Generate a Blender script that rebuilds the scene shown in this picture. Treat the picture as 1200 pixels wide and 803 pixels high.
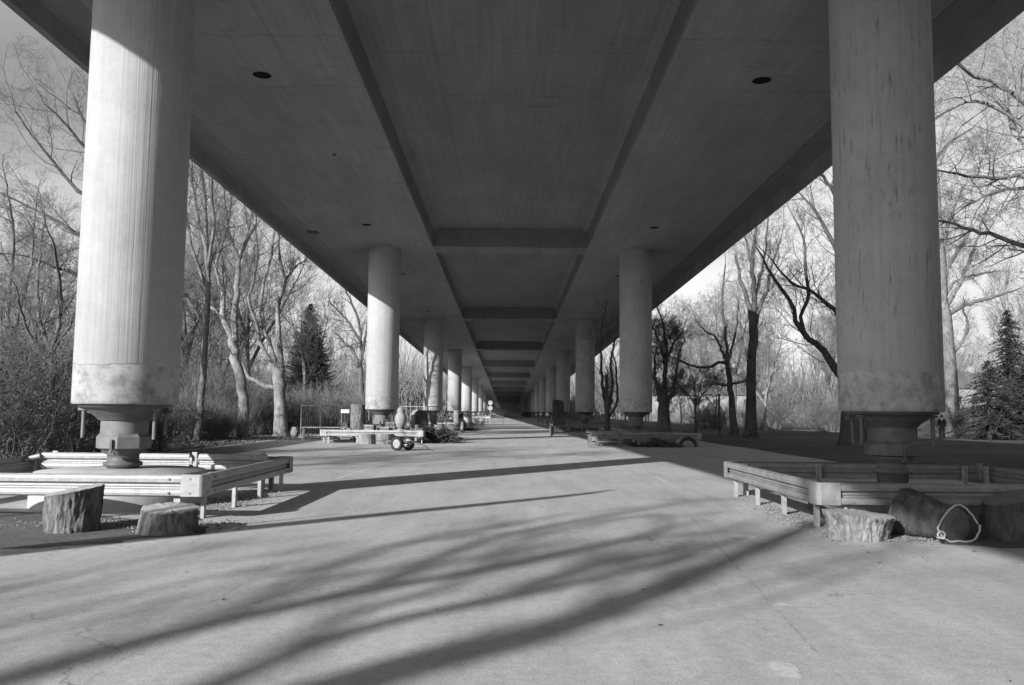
import bpy, math, random
import numpy as np
from mathutils import Vector, Matrix, noise as mn

R = math.radians
for o in list(bpy.data.objects):
    bpy.data.objects.remove(o)
scene = bpy.context.scene
col = scene.collection

# ------------------------------------------------------------------ camera, sky, sun, exposure
F = 954.0                       # focal length in pixels of the 1200 px wide photograph
EYE = 1.70
PITCH = math.atan(81.5 / F)
YAW = -math.atan(3.0 / F)
ROLL = 0.0095
cam_d = bpy.data.cameras.new('camera')
cam = bpy.data.objects.new('camera', cam_d)
col.objects.link(cam)
cam_d.sensor_width = 36
cam_d.lens = F / 1200 * 36
cam_d.clip_start = 0.1
cam_d.clip_end = 3000
CR = Matrix.Rotation(YAW, 3, 'Z') @ Matrix.Rotation(math.pi / 2 + PITCH, 3, 'X') @ Matrix.Rotation(ROLL, 3, 'Z')
cam.matrix_world = Matrix.Translation((0, 0, EYE)) @ CR.to_4x4()
scene.camera = cam

SUN_H = Vector((0.625, 0.781, 0)).normalized()      # horizontal travel of the light
TAN_EL = 0.4075
EL = math.atan(TAN_EL)
world = bpy.data.worlds.new('World')
scene.world = world
world.use_nodes = True
nt = world.node_tree
bg = nt.nodes['Background']
sky = nt.nodes.new('ShaderNodeTexSky')
sky.sky_type = 'NISHITA'
sky.sun_disc = False
sky.sun_elevation = EL
sky.sun_rotation = math.atan2(-SUN_H.x, -SUN_H.y)
sky.air_density = 1.0
sky.dust_density = 2.4
sky.ozone_density = 1.0
bw = nt.nodes.new('ShaderNodeRGBToBW')
nt.links.new(sky.outputs[0], bw.inputs[0])
# thin high cloud, plus an added brightness tilt along the deck
tc = nt.nodes.new('ShaderNodeTexCoord')
mp = nt.nodes.new('ShaderNodeMapping')
mp.inputs['Scale'].default_value = (1.2, 1.2, 5.0)
nz = nt.nodes.new('ShaderNodeTexNoise')
nz.inputs['Scale'].default_value = 2.2
nz.inputs['Detail'].default_value = 6
mr = nt.nodes.new('ShaderNodeMapRange')
mr.inputs['From Min'].default_value = 0.30
mr.inputs['From Max'].default_value = 0.85
mr.inputs['To Min'].default_value = 0.80
mr.inputs['To Max'].default_value = 1.65
mul = nt.nodes.new('ShaderNodeMath')
mul.operation = 'MULTIPLY'
nt.links.new(tc.outputs['Generated'], mp.inputs[0])
nt.links.new(mp.outputs[0], nz.inputs[0])
sx = nt.nodes.new('ShaderNodeSeparateXYZ')
nt.links.new(tc.outputs['Generated'], sx.inputs[0])
ma = nt.nodes.new('ShaderNodeMath'); ma.operation = 'MULTIPLY_ADD'      # added tilt: sky lifted ahead, dimmed behind the camera to lower the fill
ma.inputs[1].default_value = 0.22
nt.links.new(sx.outputs[1], ma.inputs[0])
nt.links.new(nz.outputs[0], ma.inputs[2])
nt.links.new(ma.outputs[0], mr.inputs[0])
nt.links.new(bw.outputs[0], mul.inputs[0])
nt.links.new(mr.outputs[0], mul.inputs[1])
nt.links.new(mul.outputs[0], bg.inputs[0])
bg.inputs[1].default_value = 0.09

sun_d = bpy.data.lights.new('sun', 'SUN')
sun_d.energy = 5.0
sun_d.angle = R(0.53)
sun = bpy.data.objects.new('sun', sun_d)
sun.rotation_euler = Vector((SUN_H.x, SUN_H.y, -TAN_EL)).to_track_quat('-Z', 'Y').to_euler()
col.objects.link(sun)

scene.view_settings.view_transform = 'Standard'
scene.view_settings.look = 'None'
scene.view_settings.exposure = 0.74
scene.view_settings.gamma = 1
scene.render.engine = 'CYCLES'
scene.cycles.max_bounces = 6
scene.cycles.diffuse_bounces = 4

def at(px, py, Y):
    """photo pixel + distance Y -> world point"""
    d = CR @ Vector((px - 600.0, -(py - 401.5), -F))
    return Vector((0, 0, EYE)) + d * (Y / d.y)

# ------------------------------------------------------------------ object helpers
def tag(o, label=None, cat=None, group=None, kind=None):
    if label: o['label'] = label
    if cat: o['category'] = cat
    if group: o['group'] = group
    if kind: o['kind'] = kind
    return o

def thing(name, label, cat, loc=(0, 0, 0), rz=0.0, group=None):
    o = bpy.data.objects.new(name, None)
    o.empty_display_size = 0.3
    o.location = loc
    o.rotation_euler = (0, 0, rz)
    col.objects.link(o)
    return tag(o, label, cat, group)

def copy_tree(o, parent=None):
    c = o.copy()
    col.objects.link(c)
    c.parent = parent
    for ch in list(o.children):
        copy_tree(ch, c)
    return c

class MB:
    def __init__(s):
        s.v = []; s.f = []; s.sm = []
    def add(s, vs, fs, smooth=False, M=None):
        b = len(s.v)
        if M is not None:
            vs = [M @ Vector(v) for v in vs]
        s.v += [tuple(v) for v in vs]
        s.f += [tuple(b + i for i in f) for f in fs]
        s.sm += [smooth] * len(fs)
        return s
    def box(s, x0, x1, y0, y1, z0, z1, M=None):
        vs = [(x0,y0,z0),(x1,y0,z0),(x1,y1,z0),(x0,y1,z0),(x0,y0,z1),(x1,y0,z1),(x1,y1,z1),(x0,y1,z1)]
        fs = [(3,2,1,0),(4,5,6,7),(0,1,5,4),(1,2,6,5),(2,3,7,6),(3,0,4,7)]
        return s.add(vs, fs, False, M)
    def lathe(s, prof, seg=32, M=None, smooth=True, cap=True, ang0=0.0):
        vs = []; fs = []
        n = len(prof)
        for (r, z) in prof:
            for k in range(seg):
                a = ang0 + 2 * math.pi * k / seg
                vs.append((r * math.cos(a), r * math.sin(a), z))
        for i in range(n - 1):
            for k in range(seg):
                k2 = (k + 1) % seg
                fs.append((i*seg+k, i*seg+k2, (i+1)*seg+k2, (i+1)*seg+k))
        s.add(vs, fs, smooth, M)
        if cap:
            s.add(vs[:seg], [tuple(range(seg))[::-1]], False, M)
            s.add(vs[-seg:], [tuple(range(seg))], False, M)
        return s
    def tube(s, pts, rad, seg=8, smooth=True, cap=True):
        pts = [Vector(p) for p in pts]
        n = len(pts)
        if not hasattr(rad, '__len__'): rad = [rad] * n
        vs = []; fs = []
        up = None
        for i, p in enumerate(pts):
            t = (pts[min(i+1, n-1)] - pts[max(i-1, 0)]).normalized()
            if up is None:
                up = Vector((0, 0, 1)) if abs(t.z) < 0.9 else Vector((1, 0, 0))
            a = t.cross(up).normalized(); b = a.cross(t).normalized(); up = b
            for k in range(seg):
                w = 2 * math.pi * k / seg
                vs.append(p + (a * math.cos(w) + b * math.sin(w)) * rad[i])
        for i in range(n - 1):
            for k in range(seg):
                k2 = (k + 1) % seg
                fs.append((i*seg+k, i*seg+k2, (i+1)*seg+k2, (i+1)*seg+k))
        s.add(vs, fs, smooth)
        if cap:
            s.add(vs[:seg], [tuple(range(seg))[::-1]])
            s.add(vs[-seg:], [tuple(range(seg))])
        return s
    def sweep(s, prof, p0, p1, flip=False):
        """closed profile of (outward, z) swept straight from p0 to p1; outward is left of travel"""
        p0 = Vector(p0); p1 = Vector(p1)
        t = (p1 - p0).normalized(); o = Vector((-t.y, t.x, 0)).normalized()
        if flip: o = -o
        n = len(prof); vs = []
        for p in (p0, p1):
            for (a, z) in prof:
                vs.append(p + o * a + Vector((0, 0, z)))
        fs = [(i, (i+1) % n, n + (i+1) % n, n + i) for i in range(n)]
        fs += [tuple(range(n))[::-1], tuple(range(n, 2*n))]
        return s.add(vs, fs)
    def build(s, name, m, parent=None, loc=None):
        me = bpy.data.meshes.new(name)
        me.from_pydata(s.v, [], s.f)
        me.polygons.foreach_set('use_smooth', s.sm)
        me.materials.append(m)
        me.update()
        import bmesh
        bm = bmesh.new(); bm.from_mesh(me)
        bmesh.ops.recalc_face_normals(bm, faces=bm.faces)
        bm.to_mesh(me); bm.free()
        o = bpy.data.objects.new(name, me)
        col.objects.link(o)
        if parent is not None: o.parent = parent
        if loc is not None: o.location = loc
        return o

# ------------------------------------------------------------------ materials (a black and white place: neutral greys)
def g(v): return (v, v, v, 1)

class NT:
    def __init__(s, name, rough=0.85, metal=0.0, spec=0.3):
        s.m = bpy.data.materials.new(name); s.m.use_nodes = True
        s.t = s.m.node_tree; s.b = s.t.nodes['Principled BSDF']
        s.b.inputs['Roughness'].default_value = rough
        s.b.inputs['Metallic'].default_value = metal
        s.b.inputs['Specular IOR Level'].default_value = spec
        s.geo = None
    def n(s, k, **kw):
        x = s.t.nodes.new(k)
        for a, b in kw.items(): setattr(x, a, b)
        return x
    def l(s, a, b): s.t.links.new(a, b)
    def pos(s, scale=(1, 1, 1), obj=False, loc=(0, 0, 0)):
        if obj:
            src = s.n('ShaderNodeTexCoord').outputs['Object']
        else:
            src = s.n('ShaderNodeNewGeometry').outputs['Position']
        m = s.n('ShaderNodeMapping'); m.inputs['Scale'].default_value = scale
        m.inputs['Location'].default_value = loc
        s.l(src, m.inputs[0]); return m.outputs[0]
    def noise(s, vec, scale, detail=4, rough=0.6, dist=0.0):
        x = s.n('ShaderNodeTexNoise')
        x.inputs['Scale'].default_value = scale; x.inputs['Detail'].default_value = detail
        x.inputs['Roughness'].default_value = rough; x.inputs['Distortion'].default_value = dist
        s.l(vec, x.inputs[0]); return x.outputs[0]
    def rng(s, v, a, b, c, d, clamp=True):
        x = s.n('ShaderNodeMapRange'); x.clamp = clamp
        for k, w in zip(('From Min', 'From Max', 'To Min', 'To Max'), (a, b, c, d)): x.inputs[k].default_value = w
        s.l(v, x.inputs[0]); return x.outputs[0]
    def math(s, op, a, b=None):
        x = s.n('ShaderNodeMath', operation=op)
        for i, v in enumerate((a, b)):
            if v is None: continue
            if isinstance(v, (int, float)): x.inputs[i].default_value = v
            else: s.l(v, x.inputs[i])
        return x.outputs[0]
    def mix(s, f, a, b):
        x = s.n('ShaderNodeMix'); x.data_type = 'FLOAT'
        for i, v in zip((0, 2, 3), (f, a, b)):
            if isinstance(v, (int, float)): x.inputs[i].default_value = v
            else: s.l(v, x.inputs[i])
        return x.outputs[0]
    def sep(s, vec):
        x = s.n('ShaderNodeSeparateXYZ'); s.l(vec, x.inputs[0]); return x.outputs
    def color(s, v):
        if isinstance(v, (int, float)): s.b.inputs['Base Color'].default_value = g(v)
        else: s.l(v, s.b.inputs['Base Color'])
    def bump(s, h, strength=0.5, dist=0.02):
        x = s.n('ShaderNodeBump'); x.inputs['Strength'].default_value = strength
        x.inputs['Distance'].default_value = dist
        s.l(h, x.inputs['Height']); s.l(x.outputs[0], s.b.inputs['Normal'])

def simple(name, v, var=0.25, scale=6, rough=0.85, metal=0.0, spec=0.3, bump=0.3, bscale=30, bdist=0.01, stretch=(1,1,1)):
    m = NT(name, rough, metal, spec)
    p = m.pos(stretch, obj=True)
    n1 = m.noise(p, scale, 6)
    m.color(m.rng(n1, 0.3, 0.7, v * (1 - var), v * (1 + var)))
    if bump: m.bump(m.noise(p, bscale, 4), bump, bdist)
    return m.m

# column concrete: poured between narrow vertical boards, whitish paint, drips, repainted foot band
def mat_column():
    m = NT('column_concrete', 0.8, 0, 0.25)
    p = m.pos()
    pv = m.pos((14, 14, 0.12))
    boards = m.noise(pv, 1.0, 3, 0.6)
    fine = m.noise(m.pos((60, 60, 1.2)), 1.0, 3, 0.6)
    cloud = m.noise(p, 0.8, 6, 0.65)
    base = m.rng(cloud, 0.3, 0.7, 0.31, 0.385)
    base = m.math('MULTIPLY', base, m.rng(boards, 0.3, 0.7, 0.93, 1.05))
    base = m.math('MULTIPLY', base, m.rng(fine, 0.3, 0.7, 0.97, 1.03))
    # rusty drips
    drip = m.noise(m.pos((17, 17, 1.9), loc=(3, 1, 0)), 1.0, 4, 0.65)
    gate = m.noise(m.pos((2.5, 2.5, 0.5), loc=(7, 0, 2)), 1.0, 2)
    side = m.rng(m.sep(p)[0], 0, 2, 0.25, 1)
    d = m.math('MULTIPLY', m.math('MULTIPLY', m.rng(drip, 0.575, 0.66, 0, 1), m.rng(gate, 0.42, 0.55, 0, 1)), side)
    base = m.mix(m.math('MULTIPLY', d, 0.7), base, 0.12)
    d2 = m.math('MULTIPLY', m.rng(m.noise(m.pos((22, 22, 2.6), loc=(1, 5, 3)), 1.0, 4, .7), 0.66, 0.72, 0, 1), side)
    base = m.mix(m.math('MULTIPLY', d2, 0.7), base, 0.06)
    base = m.math('MULTIPLY', base, m.rng(m.noise(p, 5, 6, .75), .3, .7, .93, 1.06))
    # foot band
    z = m.sep(p)[2]
    wob = m.math('ADD', z, m.rng(m.noise(p, 1.2, 2), 0, 1, -0.10, 0.10))
    band = m.rng(wob, 2.45, 2.47, 1, 0)
    blot = m.noise(p, 2.0, 7, 0.65)
    bandc = m.math('MULTIPLY', m.rng(blot, 0.35, 0.65, 0.28, 0.40), m.rng(m.noise(p, 4, 6, 0.75), 0.36, 0.52, 0.70, 1.04))
    base = m.mix(band, base, bandc)
    foot = m.rng(z, 1.76, 1.84, 0.75, 1)
    base = m.math('MULTIPLY', base, foot)
    m.color(base)
    h = m.math('ADD', m.math('MULTIPLY', boards, 1.0), m.math('MULTIPLY', fine, 0.35))
    h = m.mix(band, h, m.math('MULTIPLY', blot, 0.3))
    m.bump(h, 0.5, 0.02)
    return m.m

def mat_soffit():
    m = NT('soffit_concrete', 0.9, 0, 0.2)
    p = m.pos()
    x, y, z = m.sep(p)
    cloud = m.noise(m.pos((1, 0.35, 1)), 0.45, 7, 0.65)
    base = m.rng(cloud, 0.3, 0.7, 0.20, 0.275)
    base = m.math('MULTIPLY', base, m.rng(m.math('ABSOLUTE', x), 4.255, 4.265, 1.0, 1.22))
    streak = m.noise(m.pos((10, 0.25, 10)), 1.0, 4, 0.65)
    base = m.math('MULTIPLY', base, m.rng(streak, 0.3, 0.7, 0.92, 1.06))
    fine = m.noise(m.pos((1.2, 14, 1)), 1.0, 4, 0.7)
    base = m.math('MULTIPLY', base, m.rng(fine, 0.3, 0.7, 0.94, 1.06))
    # boards 0.12 m wide running along the deck
    fr = m.math('FRACT', m.math('MULTIPLY', x, 1 / 0.14))
    ln = m.math('MULTIPLY', m.rng(fr, 0.0, 0.10, 0.86, 1.0), m.rng(m.noise(m.pos((7.1, 0.3, 1)), 1.0, 1), .35, .65, .95, 1.04))
    base = m.math('MULTIPLY', base, ln)
    for x_c in (-2.28, -2.19, 2.9, -6.1, 6.9):
        sm_ = m.math('ABSOLUTE', m.math('SUBTRACT', m.math('ADD', x, m.math('MULTIPLY', m.noise(m.pos((0, 0.6, 0)), 1.0, 2), 0.03)), x_c))
        base = m.math('MULTIPLY', base, m.rng(sm_, 0.006, 0.02, 0.74 if x_c < 2 else 0.88, 1.0))
    # pour joints across
    wobble = m.math('MULTIPLY', m.noise(m.pos((0.8, 0.3, 1)), 1.0, 3), 0.5)
    fy = m.math('FRACT', m.math('MULTIPLY', m.math('ADD', y, wobble), 1 / 3.1))
    jn = m.rng(m.math('ABSOLUTE', m.math('SUBTRACT', fy, 0.5)), 0.0, 0.008, 0.62, 1.0)
    base = m.math('MULTIPLY', base, jn)
    # wet stains
    st = m.noise(m.pos((0.9, 2.2, 1), loc=(4, 4, 0)), 0.7, 6, 0.7)
    base = m.math('MULTIPLY', base, m.rng(st, 0.58, 0.70, 1.0, 0.82))
    m.color(base)
    h = m.math('ADD', m.math('MULTIPLY', ln, 1.0), streak)
    m.bump(h, 0.25, 0.012)
    return m.m

def mat_asphalt():
    m = NT('asphalt', 0.9, 0, 0.25)
    p = m.pos()
    x, y, z = m.sep(p)
    big = m.noise(p, 0.22, 6, 0.6)
    mid = m.noise(m.pos((1.6, 0.5, 1)), 0.8, 6, 0.65)
    grain = m.noise(p, 95, 3, 0.7)
    grit = m.noise(p, 170, 2, 0.6)
    base = m.rng(big, 0.3, 0.7, 0.32, 0.39)
    base = m.math('MULTIPLY', base, m.rng(mid, 0.3, 0.7, 0.88, 1.12))
    base = m.math('MULTIPLY', base, m.rng(grain, 0.3, 0.7, 0.66, 1.34))
    base = m.math('MULTIPLY', base, m.rng(grit, 0.3, 0.7, 0.68, 1.32))
    base = m.math('MULTIPLY', base, m.rng(m.noise(p, 9, 5, 0.75), 0.3, 0.7, 0.84, 1.14))
    base = m.math('MULTIPLY', base, m.rng(m.noise(m.pos((3, 0.25, 1)), 1.0, 5, 0.6), 0.3, 0.7, 0.92, 1.08))
    base = m.math('MULTIPLY', base, m.rng(m.noise(p, 42, 2, 0.6), 0.3, 0.7, 0.88, 1.12))
    ve = m.n('ShaderNodeTexVoronoi', feature='DISTANCE_TO_EDGE'); ve.inputs['Scale'].default_value = 0.33
    wv = m.n('ShaderNodeVectorMath', operation='ADD'); nzc = m.n('ShaderNodeTexNoise'); nzc.inputs['Scale'].default_value = 1.3; nzc.inputs['Detail'].default_value = 6
    m.l(p, nzc.inputs[0]); m.l(p, wv.inputs[0]); m.l(nzc.outputs['Color'], wv.inputs[1]); m.l(wv.outputs[0], ve.inputs[0])
    ck = m.math('MULTIPLY', m.rng(ve.outputs[0], 0.001, 0.004, 1, 0), m.rng(m.noise(p, 0.5, 3), 0.50, 0.60, 0, 0.55))
    base = m.mix(ck, base, 0.09)
    # small pale and dark stones
    vo = m.n('ShaderNodeTexVoronoi'); vo.inputs['Scale'].default_value = 26
    m.l(p, vo.inputs[0])
    sp = m.rng(vo.outputs['Distance'], 0.05, 0.12, 1, 0)
    vc = m.sep(vo.outputs['Color'])[0]
    base = m.mix(m.math('MULTIPLY', sp, m.rng(vc, 0.90, 0.94, 0, 0.55)), base, 0.05)
    base = m.mix(m.math('MULTIPLY', sp, m.rng(vc, 0.06, 0.04, 0, 0.6)), base, 0.5)
    # worn pale patches
    wp = m.noise(m.pos((1, 1, 1), loc=(11, 3, 0)), 1.3, 5, 0.6)
    base = m.mix(m.rng(wp, 0.70, 0.73, 0, 0.5), base, 0.42)
    # paving seam running along the road, ragged
    sx = m.math('ADD', m.math('SUBTRACT', x, 1.6), m.math('MULTIPLY', y, -0.105))
    sx = m.math('ADD', sx, m.math('MULTIPLY', m.math('SUBTRACT', m.noise(p, 3.0, 4, 0.7), 0.5), 0.10))
    rag = m.rng(m.noise(p, 3.2, 6, 0.75), 0.44, 0.62, 0.05, 1)
    seam = m.math('MULTIPLY', m.rng(m.math('ABSOLUTE', sx), 0.004, 0.022, 1, 0), rag)
    base = m.mix(m.math('MULTIPLY', seam, 0.5), base, 0.10)
    lx = m.math('ADD', m.math('ADD', x, 2.6), m.math('MULTIPLY', m.math('SUBTRACT', m.noise(m.pos((1,1,1), loc=(5,5,5)), 2.0, 4, 0.7), 0.5), 0.15))
    seam2 = m.math('MULTIPLY', m.rng(m.math('ABSOLUTE', lx), 0.004, 0.018, 1, 0), rag)
    base = m.mix(m.math('MULTIPLY', seam2, 0.35), base, 0.09)
    m.color(base)
    m.bump(m.math('ADD', grain, m.math('MULTIPLY', grit, 0.6)), 0.6, 0.006)
    return m.m

def mat_ground():
    m = NT('leaf_litter_ground', 0.95, 0, 0.1)
    p = m.pos()
    a = m.noise(p, 0.12, 6, 0.6); b = m.noise(p, 9, 5, 0.75); c = m.noise(p, 45, 3, 0.7)
    base = m.rng(a, 0.3, 0.7, 0.07, 0.14)
    base = m.math('MULTIPLY', base, m.rng(b, 0.35, 0.65, 0.45, 1.6))
    base = m.math('MULTIPLY', base, m.rng(c, 0.3, 0.7, 0.5, 1.5))
    m.color(base); m.bump(m.math('ADD', b, c), 1.0, 0.06)
    return m.m

def mat_dirt():
    m = NT('packed_dirt', 0.95, 0, 0.1)
    p = m.pos()
    a = m.noise(p, 0.8, 6, 0.65); b = m.noise(p, 14, 5, 0.75); c = m.noise(p, 80, 3, 0.7)
    base = m.rng(a, 0.3, 0.7, 0.10, 0.17)
    base = m.math('MULTIPLY', base, m.rng(b, 0.35, 0.65, 0.7, 1.35))
    base = m.math('MULTIPLY', base, m.rng(c, 0.3, 0.7, 0.7, 1.3))
    m.color(base); m.bump(m.math('ADD', b, c), 0.9, 0.03)
    return m.m

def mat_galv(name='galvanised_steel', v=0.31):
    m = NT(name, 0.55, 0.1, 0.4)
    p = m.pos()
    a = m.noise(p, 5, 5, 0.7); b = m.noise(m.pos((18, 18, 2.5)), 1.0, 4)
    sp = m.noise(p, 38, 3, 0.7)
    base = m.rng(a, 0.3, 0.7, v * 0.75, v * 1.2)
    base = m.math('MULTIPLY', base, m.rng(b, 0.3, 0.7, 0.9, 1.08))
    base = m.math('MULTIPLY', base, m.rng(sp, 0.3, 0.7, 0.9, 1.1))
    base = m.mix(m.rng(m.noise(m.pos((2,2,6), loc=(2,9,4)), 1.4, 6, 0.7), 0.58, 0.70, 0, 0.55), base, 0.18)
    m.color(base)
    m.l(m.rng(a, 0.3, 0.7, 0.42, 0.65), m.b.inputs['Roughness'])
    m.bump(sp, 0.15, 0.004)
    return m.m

def mat_bark(name, lo, hi, zs=0.35, sc=9, bd=0.06):
    m = NT(name, 0.95, 0, 0.1)
    p = m.pos((1, 1, zs))
    a = m.noise(p, sc, 6, 0.7, 0.4); b = m.noise(m.pos(), 1.1, 5, 0.6)
    base = m.rng(a, 0.32, 0.68, lo, hi)
    base = m.math('MULTIPLY', base, m.rng(b, 0.3, 0.7, 0.7, 1.3))
    m.color(base); m.bump(a, 1.0, bd)
    return m.m

def mat_cut(name='cut_wood', lo=0.22, hi=0.36):
    m = NT(name, 0.9, 0, 0.15)
    p = m.pos(obj=True)
    w = m.n('ShaderNodeTexWave', wave_type='RINGS', rings_direction='Z')
    w.inputs['Scale'].default_value = 7; w.inputs['Distortion'].default_value = 2.5
    w.inputs['Detail'].default_value = 4; w.inputs['Detail Scale'].default_value = 2
    m.l(p, w.inputs[0])
    a = m.noise(p, 3, 6, 0.7)
    base = m.mix(0.3, m.rng(a, 0.3, 0.7, lo, hi), m.rng(w.outputs[1], 0, 1, lo, hi))
    m.color(base); m.bump(m.math('ADD', m.math('MULTIPLY', w.outputs[1], 0.12), a), 0.5, 0.012)
    return m.m

M_COL = mat_column(); M_SOF = mat_soffit(); M_ASP = mat_asphalt(); M_GND = mat_ground(); M_DIRT = mat_dirt()
M_GALV = mat_galv(); M_GALVD = mat_galv('shaded_and_weathered_steel', 0.20)  # second is darker; on the right-hand guardrails it paints in their shade
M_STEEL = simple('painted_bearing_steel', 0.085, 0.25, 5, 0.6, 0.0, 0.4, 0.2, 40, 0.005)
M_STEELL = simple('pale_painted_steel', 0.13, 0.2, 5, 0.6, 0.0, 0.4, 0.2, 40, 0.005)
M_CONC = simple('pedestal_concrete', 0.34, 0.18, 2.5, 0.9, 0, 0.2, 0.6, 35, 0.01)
M_CONCD = simple('dark_pedestal_concrete', 0.13, 0.3, 2.5, 0.95, 0, 0.1, 0.6, 35, 0.01)  # darker concrete tone for the pedestals of the right row
M_FASC = simple('fascia_concrete', 0.30, 0.2, 0.7, 0.9, 0, 0.2, 0.4, 20, 0.01)
M_BARK = mat_bark('tree_bark', 0.06, 0.22)
M_BARKL = mat_bark('pale_tree_bark', 0.11, 0.32)
M_BARKD = mat_bark('dark_tree_bark', 0.045, 0.11)
M_TWIG = simple('twig_bark', 0.13, 0.3, 1.5, 0.95, 0, 0.1, 0)
M_TWIGL = simple('pale_twig_bark', 0.19, 0.3, 1.5, 0.95, 0, 0.1, 0)
M_NEED = simple('conifer_needles', 0.04, 0.45, 1.2, 0.9, 0, 0.15, 0)
M_LEAF = simple('evergreen_leaves', 0.07, 0.5, 1.8, 0.7, 0, 0.3, 0)
M_STUMP = mat_bark('stump_bark', 0.05, 0.26, 0.3, 13, 0.10)
M_STUMPL = mat_bark('bare_split_wood', 0.10, 0.32, 0.12, 14, 0.05)
M_CUT = mat_cut(); M_CUTD = mat_cut('dark_cut_wood', 0.10, 0.18); M_CUTL = mat_cut('pale_cut_wood', 0.2, 0.34)
M_ROPE = simple('rope_fibre', 0.34, 0.15, 20, 0.9, 0, 0.1, 0.8, 60, 0.01)
M_RUB = simple('tyre_rubber', 0.03, 0.3, 8, 0.8, 0, 0.3, 0.4, 40, 0.01)
M_WHITE = simple('white_paint', 0.5, 0.06, 3, 0.6, 0, 0.4, 0)
M_LINE = simple('worn_road_paint', 0.46, 0.35, 9, 0.9, 0, 0.2, 0.3, 60, 0.003)
M_PATCH = simple('worn_pale_patch', 0.42, 0.2, 14, 0.9, 0, 0.2, 0.4, 70, 0.004)
M_HOLE = simple('dark_opening', 0.012, 0.1, 3, 0.9, 0, 0.1, 0)
M_DARK = simple('dark_painted_metal', 0.05, 0.2, 6, 0.6, 0, 0.4, 0.2)
M_STONE = simple('carved_stone', 0.24, 0.25, 5, 0.9, 0, 0.2, 0.8, 14, 0.03)
M_STONED = simple('dark_stone', 0.10, 0.3, 4, 0.9, 0, 0.2, 0.9, 7, 0.06)
M_COAT = simple('dark_coat_cloth', 0.03, 0.2, 8, 0.95, 0, 0.1, 0.4, 30)
M_JEAN = simple('denim_cloth', 0.06, 0.2, 8, 0.95, 0, 0.1, 0.4, 30)
M_SKIN = simple('skin', 0.42, 0.08, 8, 0.6, 0, 0.3, 0)
M_HAIR = simple('hair', 0.03, 0.2, 20, 0.8, 0, 0.3, 0.4, 60)
M_PLASTER = simple('house_plaster', 0.32, 0.06, 1.5, 0.9, 0, 0.2, 0)
M_ROOF = simple('roof_tiles', 0.12, 0.2, 5, 0.9, 0, 0.2, 0.5, 8, 0.05)
M_GLASS = simple('window_glass', 0.04, 0.1, 1, 0.15, 0, 0.5, 0)
M_HEDGE = simple('far_wood_twigs', 0.14, 0.35, 0.5, 0.95, 0, 0.1, 0)
M_LITTER = simple('dry_leaves', 0.26, 0.5, 4, 0.9, 0, 0.2, 0)
M_GRAVEL = simple('gravel_stones', 0.19, 0.5, 6, 0.9, 0, 0.2, 0)

# ------------------------------------------------------------------ ground
rnd = random.Random(7)
def sheet(name, poly, z, m, kind='structure'):
    mb = MB().add([(x, y, z) for x, y in poly], [tuple(range(len(poly)))])
    return tag(mb.build(name, m), kind=kind)
# terrain: flat park floor, gently uneven beyond the road, one sheet to the horizon
def terrain():
    xs = sorted(set([-1500, -700, -400, -250, -160] + list(range(-120, 121, 3)) + [160, 250, 400, 700, 1500]))
    ys = sorted(set([-600, -300, -150, -90] + list(range(-60, 241, 3)) + [260, 300, 350, 420, 500, 650, 900, 1500, 2500]))
    vs = []
    for y in ys:
        for x in xs:
            d = max(0, (-x - 14.5) / 10) if x < 0 else max(0, (x - 12.5) / 12)
            d = min(d, 1)
            h = d * (mn.noise(Vector((x * 0.07, y * 0.07, 0.3))) * 0.16 + 0.05)
            vs.append((x, y, h - 0.012))
    nx = len(xs)
    fs = [(j*nx+i, j*nx+i+1, (j+1)*nx+i+1, (j+1)*nx+i) for j in range(len(ys)-1) for i in range(nx-1)]
    mb = MB().add(vs, fs, True)
    return tag(mb.build('ground', M_GND), kind='structure')
terrain()

def ragged(x0, x1, y0, y1, step, amp, seed):
    r = random.Random(seed)
    L = []; Rr = []
    y = y0
    while y <= y1:
        L.append((x0 + r.uniform(-amp, amp), y)); Rr.append((x1 + r.uniform(-amp, amp), y)); y += step
    return Rr + L[::-1]
sheet('road', ragged(-13.6, 12.0, -40, 430, 2.0, 0.10, 3), 0.0, M_ASP)
# bare dirt patch in front of and below the left barrier
def blob(cx, cy, rx, ry, n, amp, seed):
    r = random.Random(seed); out = []
    for k in range(n):
        a = 2 * math.pi * k / n
        q = 1 + amp * mn.noise(Vector((math.cos(a) * 1.5 + seed, math.sin(a) * 1.5, seed * 0.7))) + r.uniform(-amp, amp) * 0.15
        out.append((cx + rx * q * math.cos(a), cy + ry * q * math.sin(a)))
    return out
sheet('dirt_patch', blob(-9.0, 11.6, 4.3, 1.9, 70, 0.30, 4), 0.004, M_DIRT)
sheet('dirt_strip', blob(-12.0, 40, 1.2, 30, 160, 0.35, 9), 0.004, M_DIRT)
sheet('dirt_patch', blob(7.6, 12.2, 3.0, 1.6, 70, 0.3, 14), 0.004, M_DIRT)
# worn painted dashes
for (x0, y0, x1, y1) in ((-4.25, 20.5, -4.05, 26.3), (-4.1, 29.8, -4.05, 33.5), (-4.1, 40, -4.1, 44), (3.95, 20.4, 3.95, 22.4)):
    tag(MB().add([(x0-.045, y0, .004), (x0+.045, y0, .004), (x1+.045, y1, .004), (x1-.045, y1, .004)], [(0,1,2,3)]).build('road_marking', M_LINE), kind='structure')

for (px, py, rx, ry, sd) in ((921, 786, .10, .16, 1), (915, 709, .10, .07, 2), (873, 629, .16, .22, 3), (742, 700, .05, .05, 4)):
    dd = CR @ Vector((px - 600.0, -(py - 401.5), -F)); kk = EYE / -dd.z
    sheet('paint_patch', blob(dd.x * kk, dd.y * kk, rx, ry, 40, .5, sd + 20), 0.004, M_PATCH)

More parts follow.
